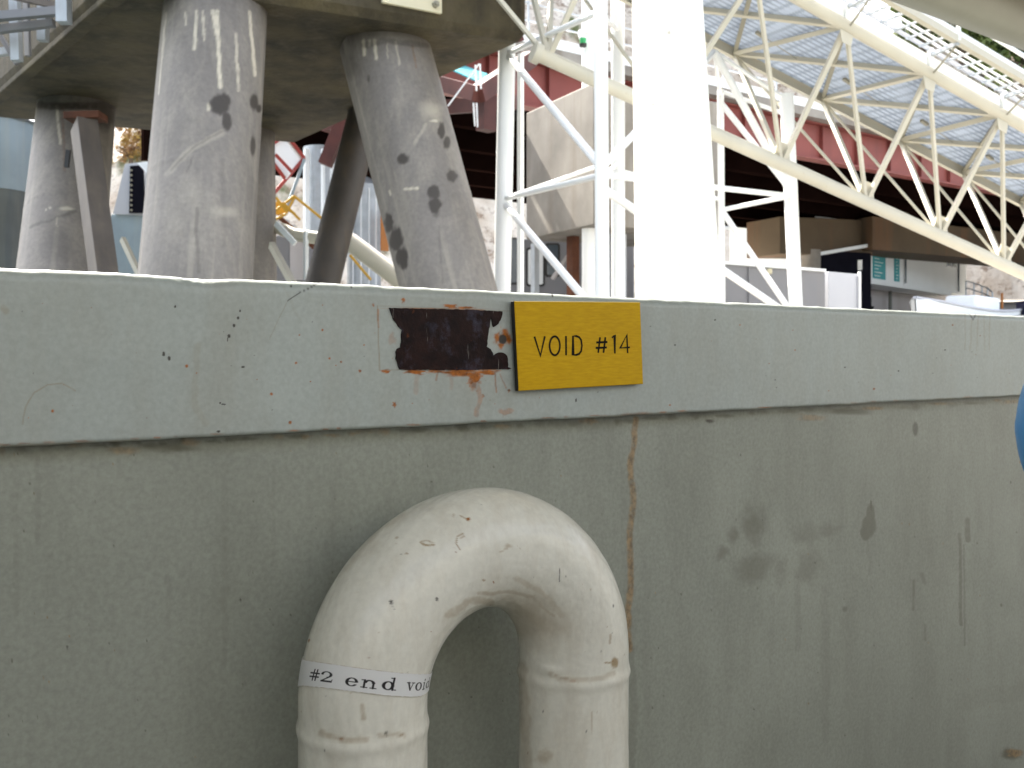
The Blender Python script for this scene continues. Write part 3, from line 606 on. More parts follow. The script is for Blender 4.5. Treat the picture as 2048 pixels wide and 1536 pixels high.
# ------------------------------------------------------------------ concrete mooring dolphin on raked steel piles
UZ = 4.2
c1 = PH(1050, 82, UZ); c2 = PH(590, 287, UZ); c4 = Vector((-4.35, 11.06, EYE + UZ)); c3 = Vector((-9.54, 17.42, EYE + UZ))
md = thing('mooring_dolphin', 'weathered concrete cap standing on thick raked grey steel piles at the left', 'dolphin', Vector(((c1.x + c3.x) / 2, (c1.y + c3.y) / 2, -1.3)))
def lerp(a, b, t): return a + (b - a) * t
cc = (c1 + c2 + c3 + c4) / 4
mb = MB()
low = [c + (cc - c).normalized() * .10 for c in (c1, c2, c3, c4)]; mid_ = [Vector((c.x, c.y, c.z + .10)) for c in (c1, c2, c3, c4)]; top = [v + Vector((0, 0, 1.7)) for v in mid_]
mb.add(low + mid_ + top, [(0, 1, 2, 3)] + [(i, i + 4, (i + 1) % 4 + 4, (i + 1) % 4) for i in range(4)] + [(i + 4, i + 8, (i + 1) % 4 + 8, (i + 1) % 4 + 4) for i in range(4)] + [(11, 10, 9, 8)])
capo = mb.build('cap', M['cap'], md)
mb = MB()   # downstand lip along the left edge
e_in = (c1 - c4).normalized()
mb.prism([c4 + e_in * .02, c3 + e_in * .02, c3 + e_in * .22, c4 + e_in * .22], (0, 0, -.09)); mb.build('edge_lip', M['cap'], md, bevel=.02)
mb = MB()
fd = (c4 - c1).normalized(); fn = Vector((fd.y, -fd.x, 0)); fn = fn if fn.y < 0 else -fn
def front(px, py):
    o_ = c1 + fn * .06; r_ = Vector(((px - 1024) / FPX, 1, (HZ - py) / FPX)); t = (o_ - Vector((0, 0, EYE))).dot(fn) / r_.dot(fn); return Vector((0, 0, EYE)) + r_ * t
mb.prism([front(765, 4), front(884, 27), front(884, -60), front(765, -85)], -fn * .055); mb.build('fixing_plate', M['amber'], md, bevel=.005)
for x_, y_ in ((870, 10), (862, -50), (790, -30)):
    mb = MB(); q = front(x_, y_); mb.tube(q - fn * .0, q + fn * .05, .045, n=6); mb.tube(q + fn * .05, q + fn * .09, .025, n=10); mb.build('bolt', M['creamdark'], md)
def raked(name, top, bot_vis, r, items=[], dense=True, m=M['pile'], zend=-2.6, r2=None):
    a = Vector(top) + (Vector(top) - Vector(bot_vis)).normalized() * .02; dd = (Vector(bot_vis) - a).normalized(); b = a + dd * ((a.z - zend) / -dd.z)
    un = dd.orthogonal().normalized(); wn_ = dd.cross(un); nu, nv = (200, 460) if dense else (48, 60)
    t = np.linspace(0, 1, nv); f = np.arange(nu) / nu * 2 * np.pi
    Cn = np.array(a)[None] * (1 - t[:, None]) + np.array(b)[None] * t[:, None]
    N0 = np.array(un)[None] * np.cos(f)[:, None] + np.array(wn_)[None] * np.sin(f)[:, None]
    Ln = (b - a).length
    rr = r * (1 + .004 * (fbm(np.cos(f)[:, None] * 3 + 7, np.sin(f)[:, None] * 3 + t[None] * 9, 4) - .5)) * (1 + .006 * np.exp(-(((t[None] * Ln) % 3.1 - 2.4) / .03) ** 2))
    Vp = Cn[None] + rr[..., None] * N0[:, None]
    vis = ((N0[:, None] * (np.array([0, 0, EYE]) - Vp)).sum(-1) > 0).astype(float)
    A = stains_and_shade(Vp, items, vis) if items else np.zeros(Vp.shape)
    st_ = fbm(f[:, None] * r * 9 + 3, t[None] * Ln * .25, 11, 4); A[..., 1] = np.maximum(A[..., 1], sstep(.62, .8, st_) * .18 + 0 * A[..., 1])
    topd = np.exp(-(t[None] * Ln) / .25) * (.4 + .9 * fbm(f[:, None] * 6, t[None] * 4, 15)); A[..., 2] = np.maximum(A[..., 2], np.clip(topd, 0, .8))  # darker towards the pile head, broken by noise
    return grid_mesh(name, Vp, m, md, wrap_u=True, attr=A)
def k1(x, y): return (x / 2.648, y / 2.648)
def k2(x, y): return (500 + x / 2.648, y / 2.648)
itA = [('e', *k1(1170, 550), 21, 24, 2, .93, .3, .35), ('e', *k1(1200, 640), 11, 22, 2, .9, .3, .25), ('e', *k1(1345, 540), 10, 18, 2, .9, .3, .25), ('e', *k1(1370, 575), 6, 10, 2, .9, .3, .2), ('e', *k1(1340, 772), 6, 22, 2, .85, .3, .2),
       ('e', *k1(1105, 570), 4, 9, 1, .9, .5, .3),
       ('l', [k1(1150, 60), k1(1165, 460)], 4.2, 1, .95, 2), ('l', [k1(1130, 60), k1(1150, 180)], 5, 1, .9, 2), ('l', [k1(1320, 60), k1(1352, 400)], 3.4, 1, .9, 2), ('l', [k1(1040, 60), k1(1030, 260)], 3.4, 1, .85, 2), ('l', [k1(1075, 60), k1(1080, 210)], 2.6, 1, .7, 2), ('l', [k1(1250, 180), k1(1262, 480)], 3, 1, .65, 3), ('l', [k1(980, 70), k1(985, 130)], 2, 1, .7, 1), ('l', [k1(870, 140), k1(840, 500)], 1.6, 1, .7, 1), ('l', [k1(880, 70), k1(860, 300)], 2, 1, .5, 2),
       ('l', [k1(1190, 690), k1(1040, 770), k1(900, 900)], 2.4, 2, .32, 3), ('l', [k1(1180, 700), k1(1000, 800), k1(880, 920)], 7, 1, .25, 4), ('l', [k1(1040, 1100), k1(1050, 1440)], 4, 2, .38, 4), ('l', [k1(1020, 830), k1(990, 910)], 2, 2, .35, 3), ('e', *k1(1190, 1120), 30, 14, 1, .35, .9, .4), ('l', [k1(1180, 850), k1(1190, 1300)], 5, 2, .16, 5)]
itB = [('e', *k2(1012, 690), 8, 17, 2, .9, .3, .35), ('e', *k2(1042, 755), 8, 15, 2, .9, .3, .35), ('e', *k2(808, 842), 13, 12, 2, .93, .35, .35), ('e', *k2(1068, 932), 12, 13, 2, .82, .35, .35), ('e', *k2(972, 1020), 13, 16, 2, .88, .3, .35), ('e', *k2(978, 1085), 14, 17, 2, .9, .3, .35), ('e', *k2(985, 1140), 7, 6, 2, .5, .5, .3),
       ('e', *k2(735, 1180), 11, 22, 2, .98, .3, .45), ('e', *k2(775, 1270), 14, 30, 2, .98, .3, .45), ('e', *k2(805, 1360), 13, 24, 2, .98, .3, .45), ('e', *k2(815, 1400), 9, 12, 2, .98, .3, .2), ('e', *k2(628, 415), 3, 9, 2, .6, .4, .2),
       ('l', [k2(600, 215), k2(605, 290)], 3.5, 1, .95, 1), ('l', [k2(660, 215), k2(668, 310)], 3.5, 1, .95, 1), ('l', [k2(635, 215), k2(632, 240)], 3, 1, .6, 1), ('l', [k2(725, 230), k2(730, 310)], 1.5, 1, .6, 1), ('l', [k2(770, 220), k2(790, 340)], 2, 1, .5, 2), ('l', [k2(860, 240), k2(880, 360)], 2, 0, .5, 2), ('l', [k2(600, 240), k2(700, 215), k2(940, 240)], 7, 2, .6, 4),
       ('l', [k2(820, 1000), k2(890, 995)], 2.5, 1, .9, 2), ('l', [k2(740, 1010), k2(745, 1030)], 2, 1, .7, 1), ('l', [k2(1000, 1200), k2(1020, 1500)], 2, 2, .3, 2), ('l', [k2(700, 400), k2(760, 1000)], 4, 2, .10, 5), ('e', *k2(960, 590), 26, 20, 1, .4, .9, .4), ('e', *k2(540, 330), 22, 40, 2, .5, .8, .5), ('l', [k2(870, 760), k2(930, 660)], 4, 1, .3, 3), ('e', *k2(975, 640), 10, 3, 1, .8, .5, .4)]  # wide soft dark blob at upper left is painted shadow
itC = [('l', [k1(300, 560), k1(320, 760)], 3, 1, .7, 2), ('l', [k1(330, 560), k1(345, 900)], 3, 0, .4, 3), ('e', *k1(350, 1105), 16, 4, 1, .7, .5, .3), ('l', [k1(300, 1150), k1(302, 1200)], 1.5, 1, .7, 1), ('e', *k1(265, 1100), 3, 3, 1, .8, .4, .3), ('e', *k1(245, 1110), 2, 2, 1, .8, .4, .3), ('l', [k1(160, 1200), k1(400, 1120)], 3, 2, .4, 3), ('e', *k1(300, 1270), 40, 50, 2, .28, .9, .4), ('l', [k1(210, 560), k1(620, 560)], 9, 2, .85, 4), ('e', *k1(560, 600), 30, 34, 2, .8, .7, .4)]
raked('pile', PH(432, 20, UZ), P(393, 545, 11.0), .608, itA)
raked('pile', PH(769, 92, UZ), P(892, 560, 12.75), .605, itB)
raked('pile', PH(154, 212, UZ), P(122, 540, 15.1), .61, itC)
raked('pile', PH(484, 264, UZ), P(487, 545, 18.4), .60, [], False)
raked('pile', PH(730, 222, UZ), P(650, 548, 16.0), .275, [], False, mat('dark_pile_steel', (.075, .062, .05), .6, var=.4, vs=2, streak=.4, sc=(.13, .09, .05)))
mb = MB()   # boxed diagonal brace with a rusty flange, in front of the left pile
A_ = P(168, 250, 13.6); B_ = P(207, 545, 12.9); dB = (B_ - A_).normalized(); B2 = A_ + dB * ((A_.z + 1.4) / -dB.z)
mb.bar(A_, B2, .27, .36, (.62, -.78, 0)); mb.build('box_brace', M['bracegrey'], md, bevel=.01)
mb = MB(); mb.bar(A_ + Vector((-.22, 0, .10)), A_ + Vector((.26, .02, .12)), .34, .10); mb.build('brace_flange', M['rust'], md, bevel=.012)
mb = MB(); mb.bar(P(156, 262, 14), P(152, 300, 13.9), .06, .2); mb.bar(P(137, 300, 14.1), P(133, 335, 14.1), .05, .06); mb.build('bracket', M['black'], md)
for a, b, r_ in ((P(543, 490, 17.6), P(590, 575, 16.6), .09), (P(245, 478, 14.5), P(298, 590, 14), .06)):
    mb = MB(); mb.bar(a, a + (b - a) * 4.5, r_, r_ * 1.4); mb.build('strut', M['cream'], md)

# ------------------------------------------------------------------ tall white pole standing outside the barge
pa = P(1319, -420, 7.5); pb = P(1357, 620, 7.5); pd = (pb - pa).normalized(); pe = pb + pd * ((pb.z + 2) / -pd.z)
wp = thing('mast', 'thick tapering white painted steel mast in front of the lattice tower', 'mast', Vector((pe.x, pe.y, -2)))
nv = 160; t = np.linspace(0, 1, nv); f = np.arange(96) / 96 * 2 * np.pi
ctr = np.array(pa)[None] * (1 - t[:, None]) + np.array(pe)[None] * t[:, None]
rad = np.interp(ctr[:, 2], [pb.z, P(1322, 0, 7.5).z], [.322, .262])
Vp = ctr[None] + (rad[None, :, None] * np.stack([np.cos(f), np.sin(f), 0 * f], -1)[:, None])
grid_mesh('tube', Vp, M['pole'], wp, wrap_u=True)
mb = MB(); mb.tube(pe + Vector((0, 0, .0)), pe + Vector((0, 0, .5)), .75, .7, n=32); mb.build('base_collar', M['galv'], wp, smooth=True)

# ------------------------------------------------------------------ lattice tower
lt = thing('lattice_tower', 'white tubular lattice tower behind the thick mast', 'tower', P(1290, 710, 12) * 1 + Vector((.4, 0, -EYE - 1.3)))
def col(pxt, pxb, D, r, yt=-260, yb=600):
    a = P(pxt, yt, D); b = P(pxb, yb, D); dd = (b - a).normalized(); return a, a + dd * ((a.z + 1.6) / -dd.z), r
posts = {1: col(1021, 1004, 14.1, .122), 2: col(1199, 1205, 11.0, .078), 4: col(1573, 1591, 14.6, .100, 188), 3: col(1441, 1444, 15.0, .05, 180), 5: col(1235, 1237, 14.8, .10)}
for a, b, r_ in posts.values():
    mb = MB(); mb.tube(a, b, r_, n=20); mb.build('post', M['white'], lt, smooth=True)
def on_post(k, py):
    a, b, _ = posts[k]; lo, hi = 0., 1.
    for _ in range(40):
        m_ = (lo + hi) / 2; p = a + (b - a) * m_
        if proj(p)[1] < py: lo = m_
        else: hi = m_
    return a + (b - a) * lo
Tt = P(1429, 104, 14.2)
for k1_, y1, k2_, y2, r_ in [(1, 398, 2, 350, .036), (2, 350, 4, 392, .036), (4, 392, 3, 420, .034), (1, 398, 5, 318, .03), (5, 340, 3, 400, .03), (1, 108, 2, 335, .05), (2, 335, 0, 0, .045), (1, 405, 2, 640, .05), (4, 640, 2, 375, .05), (4, 385, 0, 0, .055), (4, 380, 3, 205, .045), (1, 108, 2, 22, .036), (0, 0, 5, 200, .036), (0, 0, 3, 190, .03), (4, 200, 0, 0, .03), (2, 20, 5, -80, .045), (3, 420, 4, 640, .045), (3, 182, 4, 230, .03), (2, 30, 5, 60, .03), (2, 350, 5, 330, .03)]:
    mb = MB(); mb.tube(on_post(k1_, y1) if k1_ else Tt, on_post(k2_, y2) if k2_ else Tt, r_, n=14); mb.build('brace', M['white'], lt, smooth=True)
for px_, D, w_, lab in ((1043, 15.5, .075, 'thin white square post between the lattice tower and the concrete pier block'), (1176, 17.5, .23, 'short thick white post carrying the green lantern')):
    if px_ == 1043:
        mb = MB(); a = P(1041, 108, D); mb.bar(a, Vector((a.x, a.y, -1.4)), w_, w_); ob = mb.build('pole', M['white'], None, loc=(a.x, a.y, -1.4)); tag(ob, lab, 'pole')
    else:
        a = P(1178, -30, D); lp = thing('lantern_post', lab, 'post', (a.x, a.y, -1.4))
        mb = MB(); mb.tube(a, Vector((a.x, a.y, -1.4)), w_ / 2 * 1.1, n=24); mb.build('shaft', M['white'], lp, smooth=True)
        mb = MB(); q = P(1163, 60, D - .2); mb.tube(q, q + Vector((0, 0, -.16)), .045, n=12); mb.tube(q + Vector((0, 0, .0)), q + Vector((0.09, .2, 0)), .02); mb.build('bracket', M['white'], lp, smooth=True)
        mb = MB(); q = P(1166, 77, D - .22); mb.tube(q, q + Vector((0, 0, -.11)), .06, .05, n=16); mb.build('lens', M['green'], lp, smooth=True)
        mb = MB(); q = P(1166, 88, D - .22); mb.tube(q, q + Vector((0, 0, -.05)), .07, .06, n=16); mb.build('lamp_base', M['black'], lp, smooth=True)
        mb = MB(); q = P(1178, 62, D); mb.tube(q, q + Vector((0, 0, -.08)), .19, n=24); mb.build('flange', M['white'], lp, smooth=True)

# ------------------------------------------------------------------ inclined conveyor gallery
cg = thing('conveyor_gallery', 'long inclined cream tubular truss gallery with corrugated floor running down to the right', 'gallery', P(1900, 700, 15) - Vector((0, 0, EYE + .8)))
def line(x0, y0, D0, x1, y1, D1): return P(x0, y0, D0), P(x1, y1, D1)
Lc = line(1072, 106, 12.3, 2048, 548, 15.2); Nc = line(1691, 51, 13.0, 2048, 254, 14.3); Fc = line(1466, 102, 15.0, 1926, 341, 16.6)
def at_px(ln, px):
    A, B = ln; a = (px - 1024) / FPX; den = (B.x - A.x) - a * (B.y - A.y); t = (a * A.y - A.x) / den; return A + (B - A) * t
def chord(ln, x0, x1, fn, name, m, ext=0, **k):
    a = at_px(ln, x0); b = at_px(ln, x1); b = b + (b - a).normalized() * ext; mb = MB(); fn(mb, a, b); return mb.build(name, m, cg, **k)
uN = (Nc[1] - Nc[0]).normalized(); pN = Vector((uN.y, -uN.x, 0)).normalized()
chord(Lc, 1072, 2230, lambda m_, a, b: m_.tube(a, b, .092, n=28), 'lower_chord', M['cream'], 5, smooth=True)
chord(Nc, 1130, 2230, lambda m_, a, b: m_.tube(a, b, .078, n=28), 'upper_chord', M['cream'], 5, smooth=True)
chord(Fc, 1040, 2230, lambda m_, a, b: m_.channel(a, b, .07, .19, .012, (0, 0, 1), -1), 'edge_channel', M['cream'], 5)
Ln = [at_px(Lc, x) for x in (1097, 1335, 1563, 1732, 1880, 2008, 2122, 2222)]
Nn = [at_px(Nc, x) for x in (1240, 1512, 1692, 1858, 2004, 2134, 2250)]   # Nn[1]=N0
Fn = [at_px(Fc, x) for x in (1275, 1470, 1646, 1802, 1928, 2042, 2146)]   # Fn[1]=F0
def web(a, b, w_, h, m=M['cream'], sh=0.0):
    mb = MB(); a = Vector(a); b = Vector(b); mb.bar(a, b, w_, h, pN); mb.build('web_member', m, cg)
for k in range(1, 7):
    web(Nn[k], Ln[k], .062, .06)
    if k + 1 < 8: web(Nn[k], Ln[k + 1], .048, .045)
    if k < 7: web(Fn[k] - Vector((0, 0, .05)), Ln[k + 1], .062, .06)
    if k + 2 < 8: web(Fn[k] - Vector((0, 0, .05)), Ln[k + 2], .03, .03)
    web(Nn[k] if k else Nn[0], Fn[k], .045, .06, M['creamdark'])  # shade on these cross frames is put into their colour
for k in range(0, 6):
    if k + 1 < 7: web(Fn[k] - Vector((0, 0, .02)), Nn[k + 1], .07, .06)
    if k + 2 < 7: web(Fn[k] - Vector((0, 0, .02)), Nn[k + 2], .07, .06)
Q = P(925, -90, 12.2); ch = at_px(Nc, 1130); fh = at_px(Fc, 1040)
for a, b, w_ in ((Q, Ln[0], .05), (fh, Ln[0], .06), (at_px(Fc, 1105), Ln[0], .06), (at_px(Nc, 1240), Ln[0], .06), (Q, ch, .1), (Q, fh, .1), (fh, ch, .1), (at_px(Nc, 1240), Ln[1], .08), (at_px(Fc, 1275), Ln[1], .08), (at_px(Fc, 1110), Ln[1], .035)): web(a, b, w_, w_)
for p in Ln[1:]:
    mb = MB(); uL = (Lc[1] - Lc[0]).normalized(); zz_ = Vector((0, 0, 1)); mb.prism([p + uL * -.13 + zz_ * .1, p + uL * .15 + zz_ * .0, p + uL * .11 + zz_ * .30, p - uL * .07 + zz_ * .30], pN * .015); mb.build('gusset', M['cream'], cg)
for p in Nn[1:]:
    mb = MB(); mb.prism([p + uN * -.13 - zz_ * .02, p + uN * .13 - zz_ * .02, p + uN * .08 - zz_ * .24, p - uN * .08 - zz_ * .24], pN * .012); mb.build('gusset', M['cream'], cg)
mb = MB(); q = Ln[0] - (Ln[1] - Ln[0]).normalized() * .12; mb.tube(at_px(Lc, 1066), at_px(Lc, 1080), .13, n=24); mb.build('end_flange', M['cream'], cg, smooth=True)
# corrugated floor seen from underneath
nu, nv = 700, 40; a0_ = at_px(Nc, 1130); a1_ = at_px(Nc, 2230); b0_ = at_px(Fc, 1040); b1_ = at_px(Fc, 2230)
a1_ = a1_ + (a1_ - a0_).normalized() * 5; b1_ = b1_ + (b1_ - b0_).normalized() * 5
tu = np.linspace(0, 1, nu); tv = np.linspace(0, 1, nv)
NA = np.array(a0_)[None] + np.outer(tv, np.array(a1_ - a0_)); FA = np.array(b0_)[None] + np.outer(tv, np.array(b1_ - b0_))
Vd = NA[None] * (1 - tu[:, None, None]) + FA[None] * tu[:, None, None]
Vd[..., 2] += .08 + .022 * np.sin(tu * 2 * np.pi * 38)[:, None] + .006 * (fbm(tu[:, None] * 9, tv[None] * 30, 4) - .5)
fl = grid_mesh('floor_panel', Vd, M['mesh'], cg)
for k in range(1, 6):   # thin conduits clipped under the floor
    mb = MB(); a = lerp(Fn[k], Nn[k], .42); b = lerp(Fn[k + 1], Nn[k + 1], .28) if k + 1 < 7 else a; a = lerp(a, b, .15); b = lerp(a, b, .62); mb.tube(a, b, .007, n=6); mb.bar(a, a + (b - a).normalized() * .16, .05, .04); mb.build('conduit', M['creamdark'], cg)
def nl(z, p, x0=1560, x1=2230): return at_px(Nc, x0) + pN * p + Vector((0, 0, z)), at_px(Nc, x1) + pN * p + Vector((0, 0, z)) + uN * 5
a, b = nl(.165, 0); mb = MB(); mb.bar(a, b, .012, .15, (0, 0, 1)); mb.build('toe_board', M['white'], cg)
ct = None
mb = MB(); a, b = nl(.315, .02); mb.bar(a, b, .03, .05, (0, 0, 1)); ct = mb.build('cable_tray', M['greylight'], cg)
mb = MB(); a, b = nl(.315, .47); mb.bar(a, b, .09, .085, (0, 0, 1)); mb.build('side_beam', M['cream'], cg)
mb = MB(); a, b = nl(.395, .50); mb.bar(a, b, .02, .07, (0, 0, 1)); mb.build('beam_cap', M['white'], cg)
for p_ in (.13, .24):
    mb = MB(); a, b = nl(.34, p_); mb.tube(a, b, .017, n=10); o_ = mb.build('conduit', M['white'], cg, smooth=True)
Lt = (nl(0, 0)[1] - nl(0, 0)[0]).length; s_ = .25
while s_ < 9.5:
    q = nl(.315, 0)[0] + uN * s_; mb = MB(); mb.bar(q + Vector((0, 0, -.025)), q + pN * .42 + Vector((0, 0, -.025)), .035, .02)
    o_ = mb.build('rung', M['galv'], None); 
    me = o_.data; me.transform(Matrix.Translation(-parent_loc(cg))); o_.parent = ct; s_ += .245
a, b = nl(.62, .50); mb = MB(); mb.tube(a, b, .028, n=14); mb.build('handrail', M['white'], cg, smooth=True)
for k in range(1, 7):
    q = Nn[k]; mb = MB(); mb.bar(q + pN * .03, q + pN * .03 + Vector((0, 0, .33)), .07, .04, pN); mb.build('stanchion', M['white'], cg)
    mb = MB(); mb.bar(q + pN * .50 + Vector((0, 0, .30)), q + pN * .50 + Vector((0, 0, .70)), .04, .04, pN); mb.build('handrail_post', M['white'], cg)
    mb = MB(); mb.bar(q + pN * .06 + Vector((0, 0, .24)), q + pN * .5 + Vector((0, 0, .27)), .05, .05); mb.build('bracket_arm', M['galv'], cg)
    mb = MB(); mb.bar(q + pN * .08 + Vector((0, 0, -.02)), q + pN * .46 + Vector((0, 0, .24)), .02, .02); mb.build('bracket_stay', M['creamdark'], cg)

# ------------------------------------------------------------------ red girder viaduct
VZ = EYE + 6.35; va = Vector((6.4, 30, 0)); vd = Vector((.81, .59, 0)).normalized(); vq = Vector((-vd.y, vd.x, 0))
def VP(s, q, z): return va + vd * s + vq * q + Vector((0, 0, VZ + z))
vi = thing('viaduct', 'road viaduct on red oxide girders crossing behind the towers', 'viaduct', VP(0, 6, -VZ + .8))
def vbox(name, s0, s1, q0, q1, z0, z1, m, par=vi, **k):
    mb = MB(); mb.prism([VP(s0, q0, z0), VP(s1, q0, z0), VP(s1, q1, z0), VP(s0, q1, z0)], (0, 0, z1 - z0)); return mb.build(name, m, par, **k)
S0, S1 = -13.5, 46
mb = MB()
mb.prism([VP(S0, 0, .06), VP(S1, 0, .06), VP(S1, .03, .06), VP(S0, .03, .06)], (0, 0, 1.1))
mb.prism([VP(S0, -.2, 0), VP(S1, -.2, 0), VP(S1, .2, 0), VP(S0, .2, 0)], (0, 0, .057))
mb.prism([VP(S0, -.2, 1.163), VP(S1, -.2, 1.163), VP(S1, .2, 1.163), VP(S0, .2, 1.163)], (0, 0, .05))
g_ = mb.build('girder', M['red'], vi)
for s_ in np.arange(S0 + 1, S1, 1.9):
    mb = MB(); mb.bar(VP(s_, -.07, .065), VP(s_, -.07, 1.155), .02, .13, vq); ob = mb.build('stiffener', M['red'], None); ob.data.transform(Matrix.Translation(-parent_loc(vi))); ob.parent = g_
for q_ in (2.6, 5.2, 7.8, 10.4, 12.6): vbox('girder', S0, S1, q_, q_ + .3, .0, 1.2, M['soffit_shade'])  # inner girders coloured near black to stand for deck shade
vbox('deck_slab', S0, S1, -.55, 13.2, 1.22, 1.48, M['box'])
vbox('soffit_shade', S0, S1, .06, 12.9, 1.10, 1.17, M['soffit_shade'])  # near-black sheet painting the shade under the slab
vbox('kerb', S0, S1, -.55, -.25, 1.485, 1.75, M['white'])
for s_ in np.arange(S0 + 1, S1, 2.4):
    mb = MB(); mb.bar(VP(s_, -.4, 1.75), VP(s_, -.4, 2.6), .05, .05); mb.build('parapet_post', M['galv'], vi)
for z_ in (2.1, 2.55):
    mb = MB(); mb.tube(VP(S0, -.4, z_), VP(S1, -.4, z_), .025, n=6); mb.build('parapet_rail', M['galv'], vi)
# far concrete bent under the viaduct
bt = thing('concrete_bent', 'stained brown concrete crosshead under the far side of the viaduct', 'bent', P(1680, 700, 46) - Vector((0, 0, EYE)))
mb = MB(); a = P(1560, 437, 43.5); b = P(1745, 444, 47); zb_ = P(1600, 508, 43.5).z
mb.prism([Vector((a.x, a.y, zb_)), Vector((b.x, b.y, zb_ + .3)), Vector((b.x - 1, b.y + 2, zb_ + .3)), Vector((a.x - 1, a.y + 2, zb_))], (0, 0, 1.65)); mb.build('crosshead', M['concrete2'], bt, bevel=.04)
mb = MB(); a = P(1745, 452, 46); b = P(2200, 470, 58)
mb.prism([P(1745, 499, 46), P(2260, 545, 60), P(2260, 545, 60) + Vector((-1, 2, 0)), P(1745, 499, 46) + Vector((-1, 2, 0))], (0, 0, 1.55)); mb.build('edge_beam', M['concrete2'], bt, bevel=.04)
for px_, D in ((1622, 45), (2080, 52)):
    mb = MB(); a = P(px_, 500, D); mb.tube(a, Vector((a.x, a.y, .7)), .42, n=24); mb.build('column', M['box'], bt, smooth=True)
# red gantry frame at the left under the viaduct
rg = thing('red_gantry', 'red brown steel frame with a teal panel between the raked pile and the tower', 'gantry', P(930, 710, 21) - Vector((0, 0, EYE)))
for a, b, w_, h in ((P(820, 150, 22), P(956, 188, 20), .25, .30), (P(956, 188, 20), P(1060, 118, 22), .25, .35), (P(860, 120, 22.5), P(1040, 70, 24), .2, .3), (P(972, 190, 20.6), P(972, 262, 20.6), .35, .25), (P(880, 215, 21), P(1035, 205, 23), .18, .3)):
    mb = MB(); mb.bar(a, b, w_, h); mb.build('beam', M['reddark'], rg)
mb = MB(); mb.prism([P(905, 142, 21), P(962, 168, 20.3), P(975, 150, 22), P(925, 132, 23)], (0, 0, .03)); mb.build('panel', M['teal'], rg)
for x0, y0, x1, y1 in ((951, 130, 953, 182), (960, 128, 962, 178), (947, 206, 950, 252), (953, 206, 955, 254), (958, 128, 896, 212)):
    mb = MB(); mb.tube(P(x0, y0, 19.8), P(x1, y1, 19.8), .018, n=6); mb.build('hanger_rod', M['white'], rg)
mb = MB(); mb.bar(P(690, 230, 24), P(650, 330, 24), .3, .3); mb.bar(P(650, 250, 24.5), P(720, 235, 24), .3, .35); mb.build('side_leg', M['reddark'], rg)

# ------------------------------------------------------------------ concrete pier block
bb = EYE + 2.22
pA = Vector((P(1052, 0, 19.2).x, 19.2)); pB = Vector((P(1188, 0, 17).x, 17)); pC = Vector((P(1440, 0, 18.4).x, 18.4)); pD = pA + (pC - pB)
pb_ = thing('pier_block', 'streaky concrete pier block raised on steel columns behind the lattice tower', 'pier', Vector((pB.x, pB.y + 1, .8)))
mb = MB(); mb.prism([(v.x, v.y, bb) for v in (pA, pB, pC, pD)], (0, 0, 2.45)); mb.build('block', M['box'], pb_, bevel=.03)
for px_, D, m, w_ in ((1146, 18.6, M['rust'], .17), (1236, 18.2, M['greylight'], .22), (1182, 19.5, M['bshade'], .18), (1420, 19, M['box'], .4), (1070, 19.8, M['galv'], .12)):
    a = P(px_, 480, D); mb = MB(); mb.bar(Vector((a.x, a.y, bb - .005)), Vector((a.x, a.y, .6)), w_, w_, vd); mb.build('column', m, pb_)
mb = MB(); mb.bar(P(1105, 558, 18.9), P(1150, 492, 18.7), .07, .07); mb.build('brace', M['bshade'], pb_)
ec = thing('equipment_cabin', 'grey steel cabin with rounded windows under the concrete pier block', 'cabin', P(1100, 710, 21) - Vector((0, 0, EYE - .6)))
def rrect(cx, cy, w_, h, r, D, n_=5): 
    pts = []
    for sx, sy, a_ in ((1, 1, 0), (-1, 1, 90), (-1, -1, 180), (1, -1, 270)):
        for i in range(n_ + 1):
            t_ = R(a_ + 90 * i / n_); pts.append(P(cx + sx * (w_ / 2 - r) + r * math.cos(t_), cy - sy * (h / 2 - r) - r * math.sin(t_), D))
    return pts
mb = MB(); mb.box((P(1012, 0, 21).x, 21, .7), (P(1268, 0, 21).x, 23, P(0, 478, 21).z)); mb.build('body', M['grey'], ec, bevel=.03)
for cx, cy, w_, h, mm_ in ((1026, 522, 26, 86, M['glassd']), (1071, 534, 30, 70, M['bwhite']), (1105, 520, 22, 60, M['glassd'])):
    mb = MB(); mb.prism(rrect(cx, cy, w_ + 8, h + 8, 6, 20.985), (0, .012, 0)); fr_ = mb.build('window_frame', M['black'], ec)
    mb = MB(); mb.prism(rrect(cx, cy, w_, h, 4, 20.975), (0, .009, 0)); ob = mb.build('pane', mm_, None); ob.data.transform(Matrix.Translation(-parent_loc(ec))); ob.parent = fr_
mb = MB(); mb.tube(P(1175, 556, 20.5), P(1175, 640, 20.5), .1); mb.build('pipe', M['white'], ec, smooth=True)

# ------------------------------------------------------------------ sheds, building and boat at the right
ks = thing('equipment_shed', 'grey clad equipment shed with a thin white roof edge at the right', 'shed', P(1550, 710, 19) - Vector((0, 0, EYE - .8)))
a = P(1440, 520, 18); b = P(1650, 536, 19.7); bk = Vector((-.75, 2.2, 0)); zt = a.z
def fp(a, b, z0): return [Vector((a.x, a.y, z0)), Vector((b.x, b.y, z0)), Vector((b.x, b.y, z0)) + bk, Vector((a.x, a.y, z0)) + bk]
mb = MB(); mb.prism(fp(a, b, .7), (0, 0, zt - .78)); mb.build('wall', M['grey'], ks)
mb = MB(); ov = (a - b).normalized() * .0; mb.prism([v + Vector((0, -.08, 0)) for v in fp(a, b, zt - .075)], (0, 0, .05)); mb.build('roof', M['bwhite'], ks, bevel=.008)
mb = MB(); q = P(1538, 543, 18.75); mb.box(q - Vector((.05, .06, .05)), q + Vector((.05, .12, .05))); mb.build('lamp', M['amber'], ks, bevel=.015)
